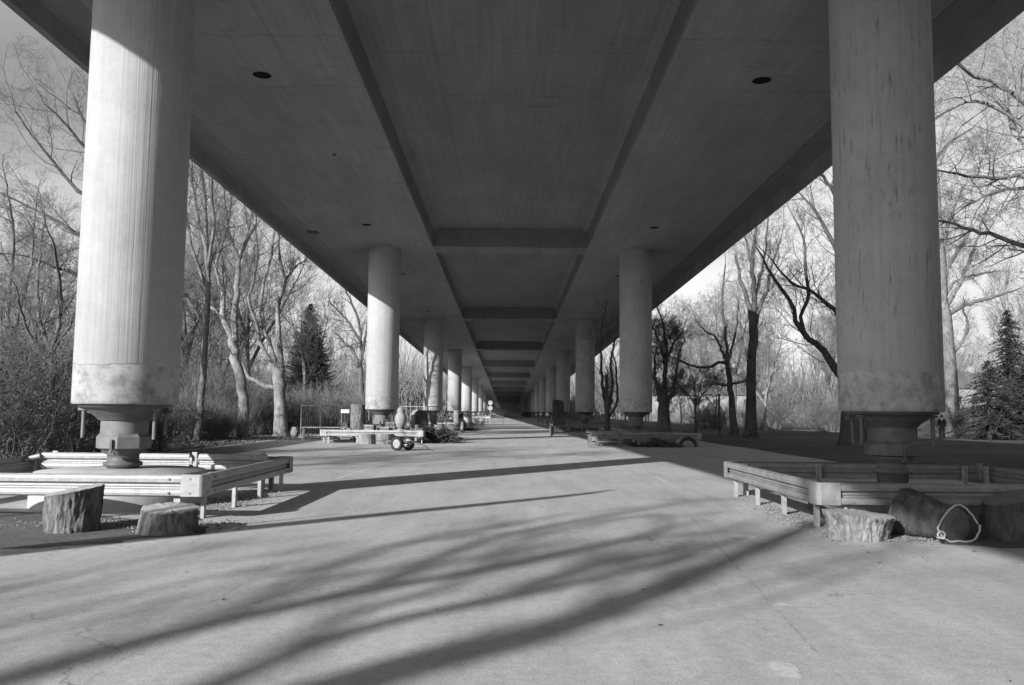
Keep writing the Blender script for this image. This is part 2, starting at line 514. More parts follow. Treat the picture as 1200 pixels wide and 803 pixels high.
# ------------------------------------------------------------------ viaduct deck
Z0 = 11.5; SL = 0.0178; Y_END = 430.0; Y_BEG = -60.0
def zd(y): return Z0 - SL * y
deck = thing('viaduct_deck', 'long grey concrete viaduct deck overhead carried by two rows of columns', 'bridge', (0, 0, 0))
def half(s):
    return [(s*3.9, 1.07), (s*4.22, 0.86), (s*4.27, 0.0), (s*10.1, 0.0), (s*10.26, 0.48), (s*12.0, 0.80)]
prof = [(x, z) for x, z in half(-1)[::-1]] + half(1)
prof += [(12.0, 1.2), (-12.0, 1.2)]
ysd = [Y_BEG + (Y_END - Y_BEG) * i / 60 for i in range(61)]
mb = MB(); n = len(prof); vs = []
for y in ysd:
    for (x, z) in prof: vs.append((x, y, zd(y) + z))
fs = []
for i in range(len(ysd) - 1):
    for k in range(n):
        k2 = (k + 1) % n
        fs.append((i*n+k, i*n+k2, (i+1)*n+k2, (i+1)*n+k))
fs += [tuple(range(n)), tuple(range((len(ysd)-1)*n, len(ysd)*n))]
mb.add(vs, fs); mb.build('girder', M_SOF, deck)
for s in (-1, 1):
    mb = MB(); vs = []
    pr = [(s*12.003, 0.20), (s*12.22, 0.20), (s*12.22, 1.25), (s*12.10, 1.95), (s*12.02, 1.95), (s*12.003, 1.2)]
    for y in (Y_BEG, Y_END):
        for (x, z) in pr: vs.append((x, y, zd(y) + z))
    n = len(pr)
    mb.add(vs, [(k, (k+1) % n, n+(k+1) % n, n+k) for k in range(n)] + [tuple(range(n)), tuple(range(n, 2*n))])
    mb.build('fascia', M_FASC, deck)
STN = [14.95 + 30 * i for i in range(14)]
def beam(y):
    mb = MB()
    b = 0.012
    for (xa, xb, ta, tb) in ((-4.268, 0, 0, 0), (0, 4.268, 0, 0)):
        y0, y1 = y - 0.75, y + 0.95
        vs = [(xa, y0, zd(y0)+b), (xb, y0, zd(y0)+b), (xb, y1, zd(y1)+b), (xa, y1, zd(y1)+b),
              (xa, y0, zd(y0)+1.15), (xb, y0, zd(y0)+1.15), (xb, y1, zd(y1)+1.15), (xa, y1, zd(y1)+1.15)]
        mb.add(vs, [(3,2,1,0), (4,5,6,7), (0,1,5,4), (2,3,7,6)])
    # centre web
    mb.box(-0.16, 0.16, y - 0.80, y - 0.753, zd(y) + 0.06, zd(y) + 1.06)
    return mb
for y in STN: beam(y).build('crossbeam', M_SOF, deck)
for i, y in enumerate(STN[:9]):
    for s in (-1, 1):
        for dy, r in ((7.3, 0.26), (-5.6, 0.23)):
            yy = y + dy
            m_ = Matrix.Translation((s * 7.05, yy, zd(yy)))
            # a sleeve standing 1 cm below the soffit round a dark hole
            a = MB(); seg = 28
            a.lathe([(r+.03, 0.02), (r+.03, -0.012), (r, -0.012), (r, -0.004)], seg, m_, cap=False)
            ring = a.build('drain_ring', M_FASC, deck)
            MB().lathe([(r, -0.006), (r-.002, -0.004)], seg, m_).build('drain_opening', M_HOLE, deck)
def small_hatch(px, py, w, l):
    d = at(px, py, 1.0) - Vector((0, 0, EYE))
    Y = (Z0 - EYE) / (d.z + SL); x = d.x * Y
    MB().box(x-w/2, x+w/2, Y-l/2, Y+l/2, zd(Y)-0.04, zd(Y)+0.02).build('junction_box', M_DARK, deck)
small_hatch(367, 272, 0.55, 0.5); small_hatch(392, 181, 0.1, 0.12); small_hatch(469, 318, 0.16, 0.2)
# rails, kerb on top of the deck are not seen from below; the far end closes on an abutment
ab = thing('abutment', 'dark concrete abutment closing the far end of the viaduct', 'wall', (0, Y_END - 3, 0))
MB().box(-12, 12, 0, 2.5, -0.3, zd(Y_END) - 0.05).box(-4.2, 4.2, 0.3, 2.2, zd(Y_END) - 0.05, zd(Y_END) + 1.05).build('wall', M_FASC, ab)
for s in (-1, 1): MB().box(s*12 - 0.3, s*12 + 0.3, -6, -0.003, -0.3, zd(Y_END) + 0.8).build('wing_wall', M_FASC, ab)

# ------------------------------------------------------------------ columns with rocker bearings
ORD = ['nearest', 'second', 'third', 'fourth', 'fifth', 'sixth', 'seventh', 'eighth', 'ninth', 'tenth', 'eleventh', 'twelfth', 'thirteenth', 'fourteenth']
XC = 7.0; RC = 0.89; ZB = 1.77
def column(s, i):
    y = STN[i]
    side = 'left' if s < 0 else 'right'
    lit = 'sunlit whitish' if s < 0 else 'shaded grey'
    extra = ' with rust streaks' if (s > 0 and i == 0) else ''
    lab = f'{lit} round concrete column{extra}, {ORD[i]} from the camera in the {side} row' if i else f'{lit} round concrete column{extra} on a steel bearing, nearest in the {side} row'
    t = thing('viaduct_column', lab, 'column', (s * XC, y, 0), 0, 'round columns carrying the viaduct')
    hi = zd(y) + 0.05
    seg = 96 if i < 2 else 48
    MB().lathe([(RC-.03, ZB), (RC, ZB+.03), (RC, hi)], seg).build('shaft', M_COL, t)
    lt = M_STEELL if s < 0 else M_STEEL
    MB().lathe([(0.80, ZB-.003), (0.79, ZB-.045), (0.68, ZB-.06), (0.64, ZB-.11), (0.47, ZB-.24), (0.44, ZB-.28)], 40).build('head_plate', M_STEEL if s > 0 else simple_dark, t)
    MB().lathe([(0.40, ZB-.281), (0.40, ZB-.60)], 36).build('bearing_cylinder', lt, t)
    c = MB().lathe([(0.41, ZB-.52), (0.47, ZB-.58), (0.47, ZB-.78), (0.43, ZB-.80)], 8, smooth=False, ang0=R(12 + 7*i))
    c.build('bearing_collar', lt, t)
    MB().lathe([(0.36, ZB-.801), (0.36, ZB-.86), (0.27, ZB-.90), (0.27, ZB-1.02), (0.33, ZB-1.04), (0.33, ZB-1.10), (0.27, ZB-1.12), (0.26, 0.60 if s < 0 else 0.40)], 32).build('bearing_neck', M_STEEL, t)
    MB().box(-.02, .02, -.50, -.46, ZB-.86, ZB-.62).box(-.05, .05, -.49, -.44, ZB-.88, ZB-.84).build('bearing_pin', M_STEEL, t)
    ph = 0.62 if s < 0 else 0.42
    p = MB().lathe([(1.47, -0.05), (1.45, ph-.09), (1.40, ph-.035), (0.50, ph), (0.0, ph)], 56, cap=False)
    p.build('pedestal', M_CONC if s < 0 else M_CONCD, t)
    if i < 3:
        for a, L in ((200, .50), (-20, .52), (28, .46), (140, .48)):
            x, yy = 0.68 * math.cos(R(a)), 0.68 * math.sin(R(a))
            r = MB()
            r.lathe([(0.033, ZB-.10-L), (0.033, ZB-.06)], 10, Matrix.Translation((x, yy, 0)))
            r.box(x-.075, x+.075, yy-.06, yy+.06, ZB-.11, ZB-.061)
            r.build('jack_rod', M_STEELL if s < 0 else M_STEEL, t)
        for a in (15, 165):
            b = MB(); x, yy = 0.62 * math.cos(R(a)), 0.62 * math.sin(R(a))
            b.box(x-.16, x+.16, yy-.04, yy+.04, ZB-.16, ZB-.10); b.build('bracket', M_STEEL, t)
    return t
simple_dark = M_STEEL
for i in range(len(STN)):
    for s in (-1, 1): column(s, i)

# ------------------------------------------------------------------ guardrail enclosures
WO = [(0, .70), (.035, .695), (.07, .675), (.078, .64), (.072, .585), (.012, .568), (.008, .555), (.03, .545), (.034, .53), (.03, .515), (.008, .505), (.012, .49), (.072, .473), (.078, .42), (.07, .385), (.035, .365), (0, .36)]
WPROF = WO + [(a - .006, z) for a, z in WO[::-1]]
def rail(mb, p0, p1, out_flip, dz=0):
    mb.sweep([(a, z + dz) for a, z in WPROF], (p0[0], p0[1], 0), (p1[0], p1[1], 0), out_flip)
def post(x, y, ang, h=0.66):
    U = [(-.05, -.03), (.05, -.03), (.05, .03), (.038, .03), (.038, -.018), (-.038, -.018), (-.038, .03), (-.05, .03)]
    vs = []; n = len(U)
    for z in (-0.1, h):
        for a, b in U: vs.append((a, b, z))
    M = Matrix.Translation((x, y, 0)) @ Matrix.Rotation(ang, 4, 'Z')
    return MB().add(vs, [(k, (k+1) % n, n+(k+1) % n, n+k) for k in range(n)] + [tuple(range(n)), tuple(range(n, 2*n))], False, M)
def corner_plate(x, y, dx1, dy1, dx2, dy2, m, t):
    """smooth wrap plate on the corner; directions point along the two rails away from it"""
    c = Vector((x, y, 0)); a = Vector((dx1, dy1, 0)).normalized(); b = Vector((dx2, dy2, 0)).normalized()
    o = -(a + b)
    oa = Vector((0, 0, 0)) - b; ob = Vector((0, 0, 0)) - a     # outward normals of rail a and rail b
    pts = []
    off = 0.088
    pts.append(c + a * 0.26 + oa * off)
    pts.append(c + a * 0.04 + oa * off)
    for k in range(1, 6):
        w = k / 6 * math.pi / 2
        pts.append(c + oa * (off * math.cos(w)) * 1.0 + ob * (off * math.sin(w)) + (a + b) * 0.0)
    pts.append(c + b * 0.04 + ob * off)
    pts.append(c + b * 0.26 + ob * off)
    vs = []; n = len(pts)
    prof = ((.705, -.03), (.70, .0), (.375, .0), (.365, -.03))
    for p in pts:
        q = (p - c); q2 = q.normalized() if q.length else q
        for z, k in prof: vs.append((p.x + q2.x * k, p.y + q2.y * k, z))
    m4 = len(prof)
    fs = [(i*m4+j, i*m4+j+1, (i+1)*m4+j+1, (i+1)*m4+j) for i in range(n-1) for j in range(m4-1)]
    ob_ = MB().add(vs, fs, False).build('corner_plate', m, t)
    md = ob_.modifiers.new('thickness', 'SOLIDIFY'); md.thickness = 0.006
    return ob_
def enclosure(x0, x1, y0, y1, label, inner, full=True, mats=(None, None), full_detail=True):
    m1 = mats[0] or M_GALV
    t = thing('guardrail_enclosure', label, 'guardrail', (0, 0, 0), 0, 'guardrail squares round the column feet')
    t.location = ((x0+x1)/2, (y0+y1)/2, 0)
    cx, cy = t.location.x, t.location.y
    X0, X1, Y0, Y1 = x0-cx, x1-cx, y0-cy, y1-cy
    e = 0.05
    for p0, p1 in (((X0, Y0), (X1, Y0)), ((X1, Y0), (X1, Y1)), ((X1, Y1), (X0, Y1)), ((X0, Y1), (X0, Y0))):
        mb = MB(); a = Vector((*p0, 0)); b = Vector((*p1, 0)); d = (b - a).normalized()
        L = (b - a).length
        rail(mb, a + d * e, b - d * e, True)
        rb = mb.build('rail', m1, t)
        if full_detail:
            # lap joint and bolts
            o = Vector((d.y, -d.x, 0))
            if L > 0 and (d.x > .5 or abs(d.y) > .5) and y0 < 20:
              for q in (0.12, 0.44, L - 0.12, L - 0.44):
                for z in (0.635, 0.425):
                    c = a + d * q + o * 0.085
                    MB().box(-.013, .013, -.013, .013, -.013, .013, Matrix.Translation((c.x, c.y, z)) @ Matrix.Rotation(math.atan2(d.y, d.x), 4, 'Z')).build('bolt', M_GALVD, t)
        n = max(2, round(L / 1.38)); ang = math.atan2(d.y, d.x)
        for k in range(n):
            q = 0.35 + (L - 0.7) * k / (n - 1) if n > 1 else L / 2
            c = a + d * q; ii = Vector((-d.y, d.x, 0)) * 0.06; c = c + ii
            post(c.x, c.y, ang, 0.66).build('post', M_GALV, t)
    if full_detail:
        corner_plate(X0, Y0, 1, 0, 0, 1, m1, t); corner_plate(X1, Y0, 0, 1, -1, 0, m1, t)
        corner_plate(X1, Y1, -1, 0, 0, -1, m1, t); corner_plate(X0, Y1, 0, -1, 1, 0, m1, t)
    return t
enclosure(-10.0, -4.72, 12.62, 17.7, 'bright galvanised guardrail square round the foot of the nearest left column', 1)
enclosure(4.66, 10.0, 12.25, 17.4, 'half shaded galvanised guardrail square round the foot of the nearest right column', 1, mats=(M_GALVD, None))  # rails in the darker steel, shade put into their colour
for i in range(1, 6):
    y = STN[i]
    enclosure(-9.75, -4.5, y - 2.2, y + 2.6, f'sunlit guardrail square round the foot of the {ORD[i]} left column', 0, full_detail=(i == 1))
    enclosure(4.6, 10.0, y - 2.3, y + 2.5, f'shaded guardrail square round the foot of the {ORD[i]} right column', 0, mats=(M_GALVD, None), full_detail=(i == 1))  # same shade-darkened rail colour as the near right square
# extra short rail, with flared end, standing inside the near left square
t = thing('crash_rail', 'short bright guardrail length with a flared end, standing behind the nearest left bearing', 'guardrail', (-7.0, 17.2, 0))
mb = MB(); rail(mb, (-2.75, 0.05), (0.35, 0.0), True, 0.07); mb.build('rail', M_GALV, t)
mb = MB(); rail(mb, (0.55, 0.0), (2.0, -0.06), True, 0.07); mb.build('rail', M_GALV, t)
mb = MB()
mb.tube([(-2.75, -.06, .70), (-3.0, -.10, .64), (-3.1, -.08, .52)], [.05, .04, .02], 8)
mb.build('flared_end', M_GALV, t)
MB().lathe([(0.09, -0.14), (0.10, 0.0), (0.075, 0.08), (0.02, 0.12)], 16, Matrix.Translation((2.14, -.08, 0.50)) @ Matrix.Rotation(R(90), 4, 'Y')).build('round_end', M_GALV, t)
for x in (-2.5, -.9, .42, 1.85): post(x, 0.06, 0.0, 0.80).build('post', M_GALV, t)

# ------------------------------------------------------------------ stumps and logs
def stump(label, x, y, rb, rt, h, tilt=(0, 0), rz=0.0, bark=None, cut=None, squash=1.0, seed=1, lean=(0, 0), name='tree_stump', ridge=0.05, group=None, flare=0.0):
    bark = bark or M_STUMP; cut = cut or M_CUT
    t = thing(name, label, 'stump' if 'log' not in name else 'log', (x, y, 0), rz, group)
    N = 150; K = 18; mb = MB(); vs = []
    def rad(a, q):
        r = rb + (rt - rb) * q + flare * math.exp(-q * 7)
        r *= 1 + 0.09 * mn.noise(Vector((math.cos(a) * 1.3 + seed * 3, math.sin(a) * 1.3, q * 0.6)))
        r *= 1 + .7 * ridge * mn.noise(Vector((math.cos(a) * 5 + seed, math.sin(a) * 5, q * 2.0 * h))) + 0.55 * ridge * mn.noise(Vector((math.cos(a) * 15, math.sin(a) * 15, q * 7 * h + seed))) + 0.35 * ridge * mn.noise(Vector((math.cos(a) * 34, math.sin(a) * 34, q * 22 * h + seed)))
        return r
    for j in range(K + 1):
        q = j / K
        for k in range(N):
            a = 2 * math.pi * k / N
            r = rad(a, q)
            X = r * math.cos(a) + lean[0] * q; Y_ = r * math.sin(a) * squash + lean[1] * q
            zt = h + tilt[0] * X + tilt[1] * Y_ + 0.018 * mn.noise(Vector((math.cos(a) * 4, math.sin(a) * 4, seed)))
            vs.append((X, Y_, -0.03 + (zt + 0.03) * q))
    fs = [(j*N+k, j*N+(k+1) % N, (j+1)*N+(k+1) % N, (j+1)*N+k) for j in range(K) for k in range(N)]
    mb.add(vs, fs, True); mb.build('bark', bark, t)
    # cut face with cracks
    top = vs[-N:]; cv = []; rings = 8
    cxy = Vector((sum(v[0] for v in top) / N, sum(v[1] for v in top) / N, sum(v[2] for v in top) / N))
    for q in range(rings + 1):
        f = 1 - q / rings
        for k, v in enumerate(top):
            p = cxy.lerp(Vector(v), f)
            a = 2 * math.pi * k / N
            cr = max(0, mn.noise(Vector((math.cos(a) * 6 + seed, math.sin(a) * 6, 2))) - 0.3) * 0.0
            cv.append((p.x, p.y, p.z + (0.0 if q == 0 else 0.004 - cr + 0.008 * mn.noise(Vector((p.x * 12, p.y * 12, seed))))))
    fs = [(q*N+k, q*N+(k+1) % N, (q+1)*N+(k+1) % N, (q+1)*N+k) for q in range(rings) for k in range(N)]
    MB().add(cv, fs, True).build('cut_face', cut, t)
    return t
stump('thick tree stump with deeply furrowed bark and slanting top, leftmost before the left guardrail', -6.08, 11.55, .33, .37, .56, tilt=(.17, .08), lean=(.03, 0), seed=2, ridge=.12)
stump('low wide stump with split side in front of the left guardrail corner', -4.70, 11.45, .44, .38, .33, tilt=(-.03, .14), seed=5, squash=.8, ridge=.06)
stump('pale jagged sunlit stump, wider at the top, by the right guardrail corner', 4.88, 11.45, .38, .48, .345, tilt=(-.07, .04), seed=8, squash=.75, ridge=.20, bark=M_STUMPL, cut=M_CUTL)
stump('dark round stump cut off by the right edge of the photo', 7.25, 11.65, .55, .45, .58, tilt=(.25, .0), seed=11, ridge=.10, bark=mat_bark('dark_stump_bark', .03, .09), cut=M_CUTD)
# lying log with its end to the camera and a pale rope round the end
def lying_log(label, p0, p1, r0, r1, seed, rope=True, bark=None, cut=None, sag=0.0):
    p0 = Vector(p0); p1 = Vector(p1)
    t = thing('fallen_log', label, 'log', (p0.x, p0.y, 0))
    d = (p1 - p0).normalized(); a = Vector((-d.y, d.x, 0)).normalized(); u = a.cross(d)
    if u.z < 0: u = -u
    N = 48; K = 14; vs = []
    o = Vector((p0.x, p0.y, 0))
    for j in range(K + 1):
        q = j / K; c = p0.lerp(p1, q) - o; r = r0 + (r1 - r0) * q
        for k in range(N):
            w = 2 * math.pi * k / N
            rr = r * (1 + .12 * mn.noise(Vector((math.cos(w) * 1.2, math.sin(w) * 1.2, q * 2 + seed))) + .05 * mn.noise(Vector((math.cos(w) * 8, math.sin(w) * 8, q * 3 + seed))))
            vs.append(c + a * (rr * math.cos(w)) + u * (rr * math.sin(w) * (1.12 if math.sin(w) > 0 else .86)))
    fs = [(j*N+k, j*N+(k+1) % N, (j+1)*N+(k+1) % N, (j+1)*N+k) for j in range(K) for k in range(N)]
    MB().add(vs, fs, True).build('bark', bark or M_STUMP, t)
    e = [v - d * 0.003 for v in vs[:N]]
    MB().add(e, [tuple(range(N))]).build('cut_face', cut or M_CUTD, t)
    MB().add(vs[-N:], [tuple(range(N))]).build('cut_face', cut or M_CUTD, t)
    return t, [v + o for v in vs[:N]], d
M_CUTN = simple('dark_weathered_wood', .11, .35, 5, .95, 0, .1, .8, 18, .02)
lg, ring, d = lying_log('dark weathered log under the right guardrail with its sawn end to the camera', (6.10, 11.2, .20), (5.78, 11.95, .24), .24, .37, 3, bark=mat_bark('dark_log_bark', .04, .12), cut=M_CUTN)
rp = [Vector(v) - d * 0.02 for v in ring]
N = len(rp); c = sum(rp, Vector()) / N
pts = []
for k in range(N + 1):
    a_ = 2 * math.pi * k / N; sn = math.sin(a_)
    wd = .25 * (1 - .38 * max(0, sn)) + (.06 if (math.cos(a_) < 0 and sn < 0) else 0)
    pts.append(Vector((c.x + wd * math.cos(a_) * (1 if math.cos(a_) > 0 else 1.05) + .004 * math.sin(k * 2.1), c.y - .03 - (.05 if sn < 0 else 0), max(.025 + .006 * math.sin(k * 1.3), c.z + .03 + .26 * sn + .004 * math.cos(k * 1.7)))))
mb = MB().tube(pts, .014, 8)
kx = min(pts, key=lambda v: v.x + v.z)
mb.tube([kx + Vector((-.03 + .05 * math.cos(a), -.03, .02 + .05 * math.sin(a))) for a in [i * .7 for i in range(10)]], .014, 8)
mb.tube([kx + Vector((-.05, -.03, 0)), kx + Vector((-.12, -.1, -.0)), kx + Vector((-.05, -.16, 0))], .016, 6)
tag(mb.build('rope', M_ROPE), 'pale rope looped round the end of the dark log by the right guardrail', 'rope')

# ------------------------------------------------------------------ trees
def polymesh(name, polys, m, parent=None, sides=(7, 4, 3), bounds=(0.05, 0.014)):
    """polys: list of (pts n x 3, radii n); grouped by (n, sides) and built with numpy"""
    groups = {}
    for pts, rad in polys:
        r = rad[0]
        s = sides[0] if r > bounds[0] else sides[1] if r > bounds[1] else sides[2]
        groups.setdefault((len(pts), s), []).append((pts, rad))
    V = []; Fq = []; off = 0
    for (n, s), L in groups.items():
        P = np.array([p for p, _ in L], dtype=np.float64)          # B n 3
        Rr = np.array([r for _, r in L], dtype=np.float64)         # B n
        T = np.empty_like(P)
        T[:, 1:-1] = P[:, 2:] - P[:, :-2]; T[:, 0] = P[:, 1] - P[:, 0]; T[:, -1] = P[:, -1] - P[:, -2]
        T /= np.linalg.norm(T, axis=2, keepdims=True) + 1e-9
        mean = P[:, -1] - P[:, 0]; mean /= np.linalg.norm(mean, axis=1, keepdims=True) + 1e-9
        up = np.where(np.abs(mean[:, 2:3]) < 0.8, np.array([[0, 0, 1.0]]), np.array([[1.0, 0, 0]]))
        A = np.cross(T, up[:, None, :]); A /= np.linalg.norm(A, axis=2, keepdims=True) + 1e-9
        Bv = np.cross(A, T)
        w = np.arange(s) * 2 * math.pi / s
        ring = A[:, :, None, :] * np.cos(w)[None, None, :, None] + Bv[:, :, None, :] * np.sin(w)[None, None, :, None]
        Vx = P[:, :, None, :] + ring * Rr[:, :, None, None]
        B = len(L)
        idx = np.arange(B * n * s).reshape(B, n, s) + off
        nxt = np.roll(idx, -1, axis=2)
        q = np.stack([idx[:, :-1], nxt[:, :-1], nxt[:, 1:], idx[:, 1:]], axis=-1).reshape(-1, 4)
        V.append(Vx.reshape(-1, 3)); Fq.append(q); off += B * n * s
    V = np.concatenate(V); Fq = np.concatenate(Fq)
    return npmesh(name, V, Fq, m, parent, True)
def npmesh(name, V, Fq, m, parent=None, smooth=False):
    me = bpy.data.meshes.new(name)
    k = Fq.shape[1]
    me.vertices.add(len(V)); me.vertices.foreach_set('co', V.astype(np.float32).ravel())
    me.loops.add(len(Fq) * k); me.loops.foreach_set('vertex_index', Fq.astype(np.int32).ravel())
    me.polygons.add(len(Fq)); me.polygons.foreach_set('loop_start', np.arange(len(Fq), dtype=np.int32) * k)
    try: me.polygons.foreach_set('loop_total', np.full(len(Fq), k, dtype=np.int32))
    except Exception: pass
    me.polygons.foreach_set('use_smooth', np.full(len(Fq), smooth))
    me.materials.append(m)
    me.update(calc_edges=True); me.validate()
    o = bpy.data.objects.new(name, me); col.objects.link(o)
    if parent is not None: o.parent = parent
    return o

def rvec(r):
    return Vector((r.gauss(0, 1), r.gauss(0, 1), r.gauss(0, 1)))
class Grow:
    """kids: children per level; ang: spread; trop: pull up; wig: crookedness"""
    def __init__(s, seed, kids=(7, 6, 5, 4), ratio=0.55, ang=(28, 60), trop=0.25, wig=0.16, rmin=0.006, maxlev=3, rr=0.55, rcap=1.0):
        s.rcap = rcap
        s.r = random.Random(seed); s.kids = kids; s.ratio = ratio; s.ang = ang; s.trop = trop; s.wig = wig
        s.rmin = rmin; s.maxlev = maxlev; s.rr = rr; s.out = [[], [], [], [], [], []]
    def branch(s, p, d, L, r0, lev, r1=None):
        r = s.r
        n = 7 if lev == 0 else 6 if lev == 1 else 5 if lev == 2 else 4
        pts = [p.copy()]; rad = [r0]; dd = d.normalized(); st = L / (n - 1)
        r1 = r1 if r1 is not None else max(s.rmin * 0.6, r0 * 0.35)
        for i in range(1, n):
            dd = (dd + rvec(r) * s.wig + Vector((0, 0, s.trop * 0.35))).normalized()
            pts.append(pts[-1] + dd * st); rad.append(r0 + (r1 - r0) * i / (n - 1))
        s.out[min(lev, 5)].append((pts, rad))
        s.spawn(pts, rad, L, lev)
        return pts
    def spawn(s, pts, rad, L, lev, t0=0.25, kids=None, lr=None):
        if lev >= s.maxlev: return
        r = s.r; n = len(pts)
        k = kids if kids is not None else s.kids[min(lev, len(s.kids) - 1)]
        for c in range(k):
            t = t0 + (1 - t0) * (c + r.random()) / k
            i = min(int(t * (n - 1)), n - 2); f = t * (n - 1) - i
            p = pts[i].lerp(pts[i+1], f); td = (pts[i+1] - pts[i]).normalized()
            rp_ = rad[i] + (rad[i+1] - rad[i]) * f
            side = td.cross(rvec(r)).normalized()
            a = R(r.uniform(*s.ang))
            nd = td * math.cos(a) + side * math.sin(a)
            cl = (lr or L * s.ratio) * r.uniform(0.7, 1.25) * (1.15 - 0.5 * t)
            cr = max(s.rmin, min(rp_ * s.rr, s.rcap if lev == 0 else 1) * r.uniform(0.75, 1.1))
            s.branch(p, nd, cl, cr, lev + 1)
def smooth_limb(ctrl, n=12):
    """Catmull-Rom through (Vector, radius)"""
    P = [c[0] for c in ctrl]; Q = [c[1] for c in ctrl]
    P = [P[0] * 2 - P[1]] + P + [P[-1] * 2 - P[-2]]; Q = [Q[0]] + Q + [Q[-1]]
    pts = []; rad = []; m = len(ctrl) - 1
    for k in range(n):
        t = k / (n - 1) * m; i = min(int(t), m - 1); f = t - i
        a, b, c, d = P[i], P[i+1], P[i+2], P[i+3]
        v = 0.5 * ((2*b) + (c - a)*f + (2*a - 5*b + 4*c - d)*f*f + (3*b - a - 3*c + d)*f*f*f)
        pts.append(v); rad.append(Q[i+1] + (Q[i+2] - Q[i+1]) * f)
    return pts, rad
def hero_tree(name, label, Y, limbs, seed, bark=None, twig=None, cat='tree', twk=None, group=None, depth_amp=2.5, flare=1.5, wscale=.88, **kw):
    """limbs: [[(px, py, width_px), ...], ...] first is the trunk, at distance Y; each limb bends off in depth by its own amount"""
    kw.setdefault('maxlev', 4); kw.setdefault('rr', .5); kw.setdefault('rcap', .032); kw.setdefault('rmin', .0055); kw.setdefault('kids', (7, 6, 5, 3)); twk = int((twk or 10) * .8)
    G = Grow(seed, **kw); r = random.Random(seed + 100)
    bark = bark or M_BARK; twig = twig or M_TWIG
    base = at(limbs[0][0][0], limbs[0][0][1], Y)
    t = thing(name, label, cat, (base.x, base.y, 0), 0, group)
    org = Vector((base.x, base.y, 0)); trunk = []; 
    for li, L in enumerate(limbs):
        dep = 0 if li == 0 else r.uniform(-1, 1) * depth_amp
        m = len(L); ctrl = []
        tot = 0
        for j, (px, py, w) in enumerate(L):
            q = j / (m - 1)
            Yj = Y + dep * q * q + (0.0 if j == 0 and li else 0)
            v = at(px, py, Yj) - org
            if li == 0 and j == 0: v.z = -0.1
            ctrl.append((v, max(0.012, w / 2 * Y / F * wscale)))
        if li == 0:
            v0, r0 = ctrl[0]; v1, r1 = ctrl[1]
            ctrl = [(v0, r0 * flare), (v0.lerp(v1, 0.06) + Vector((0, 0, .15)), r0 * 1.08)] + ctrl[1:]
        pts, rad = smooth_limb(ctrl, 16)
        # small crookedness
        for k in range(2, len(pts) - 1):
            pts[k] = pts[k] + rvec(r) * min(rad[k], .12) * 0.35
        trunk.append((pts, rad))
        length = sum((pts[k+1] - pts[k]).length for k in range(len(pts)-1))
        if li == 0:
            G.spawn(pts, rad, length, 0, t0=0.55, kids=twk or 8, lr=max(1.5, length * 0.22))
        else:
            G.spawn(pts, rad, length, 0, t0=0.12, kids=twk or 14, lr=max(1.2, length * 0.34))
            G.branch(pts[-1], pts[-1] - pts[-2], length * 0.35, rad[-1] * .95, 1)
    polymesh('trunk', trunk, bark, t, sides=(12, 8, 5))
    br = [b for lev in G.out for b in lev]
    polymesh('crown', br, twig, t)
    return t

# generic bare trees for the wood on both sides: a few prototypes, copied
def proto_tree(seed, H, r0, bark, twig, forks=3, clear=0.3, **kw):
    kw.setdefault('maxlev', 4); kw.setdefault('rcap', .04)
    G = Grow(seed, **kw); r = G.r
    t = thing('bare_tree', 'x', 'tree')
    tr = []
    ctrl = [(Vector((0, 0, -.1)), r0 * 1.5), (Vector((0, 0, .3)), r0)]
    x = Vector((0, 0, 0))
    for k in range(1, 4):
        x = x + Vector((r.gauss(0, .25), r.gauss(0, .25), H * clear / 3)); ctrl.append((x.copy(), r0 * (1 - .1 * k)))
    pts, rad = smooth_limb(ctrl, 10); tr.append((pts, rad))
    top = pts[-1]
    for f in range(forks):
        a = 2 * math.pi * (f + r.random() * .6) / forks
        d = Vector((math.cos(a) * .42, math.sin(a) * .42, 1)).normalized()
        c = [(top - Vector((0, 0, .2)), r0 * .62)]; p = top.copy()
        for k in range(5):
            d = (d + Vector((r.gauss(0, .16), r.gauss(0, .16), .12))).normalized()
            p = p + d * H * (1 - clear) / 5.6; c.append((p.copy(), max(.015, r0 * .62 * (1 - (k + 1) / 5.6))))
        pts, rad = smooth_limb(c, 14); tr.append((pts, rad))
        G.spawn(pts, rad, H * (1 - clear), 0, t0=.08, kids=15, lr=H * .26)
        G.branch(pts[-1], d, H * .1, .015, 2)
    polymesh('trunk', tr, bark, t, sides=(8, 5, 4))
    polymesh('crown', [b for lev in G.out for b in lev], twig, t)
    return t
protos = [
    proto_tree(11, 17, .22, M_BARK, M_TWIG, 3, .28, kids=(13, 6, 4, 3), ang=(25, 52), trop=.3, rmin=.009),
    proto_tree(12, 15, .17, M_BARKL, M_TWIGL, 4, .2, kids=(13, 6, 4, 3), ang=(25, 60), trop=.25, rmin=.009),
    proto_tree(13, 19, .26, M_BARKD, M_TWIG, 4, .34, kids=(13, 6, 5, 3), ang=(30, 62), trop=.15, rmin=.009),
    proto_tree(14, 13, .12, M_BARK, M_TWIG, 5, .12, kids=(14, 6, 5, 3), ang=(22, 50), trop=.35, rmin=.008),
    proto_tree(15, 16, .20, M_BARKL, M_TWIGL, 3, .4, kids=(14, 6, 4, 3), ang=(35, 70), trop=.05, rmin=.009),
]
used = set()
def plant(pi, x, y, s, rz, label, group):
    p = protos[pi]
    o = p if pi not in used else copy_tree(p)
    used.add(pi)
    o.location = (x, y, 0); o.rotation_euler = (0, 0, rz); o.scale = (s, s, s)
    tag(o, label, 'tree', group)
    return o
exec_plants = []
KIND = ['slender grey bare tree', 'pale barked bare tree', 'tall dark bare tree', 'many stemmed bare tree', 'spreading pale bare tree']

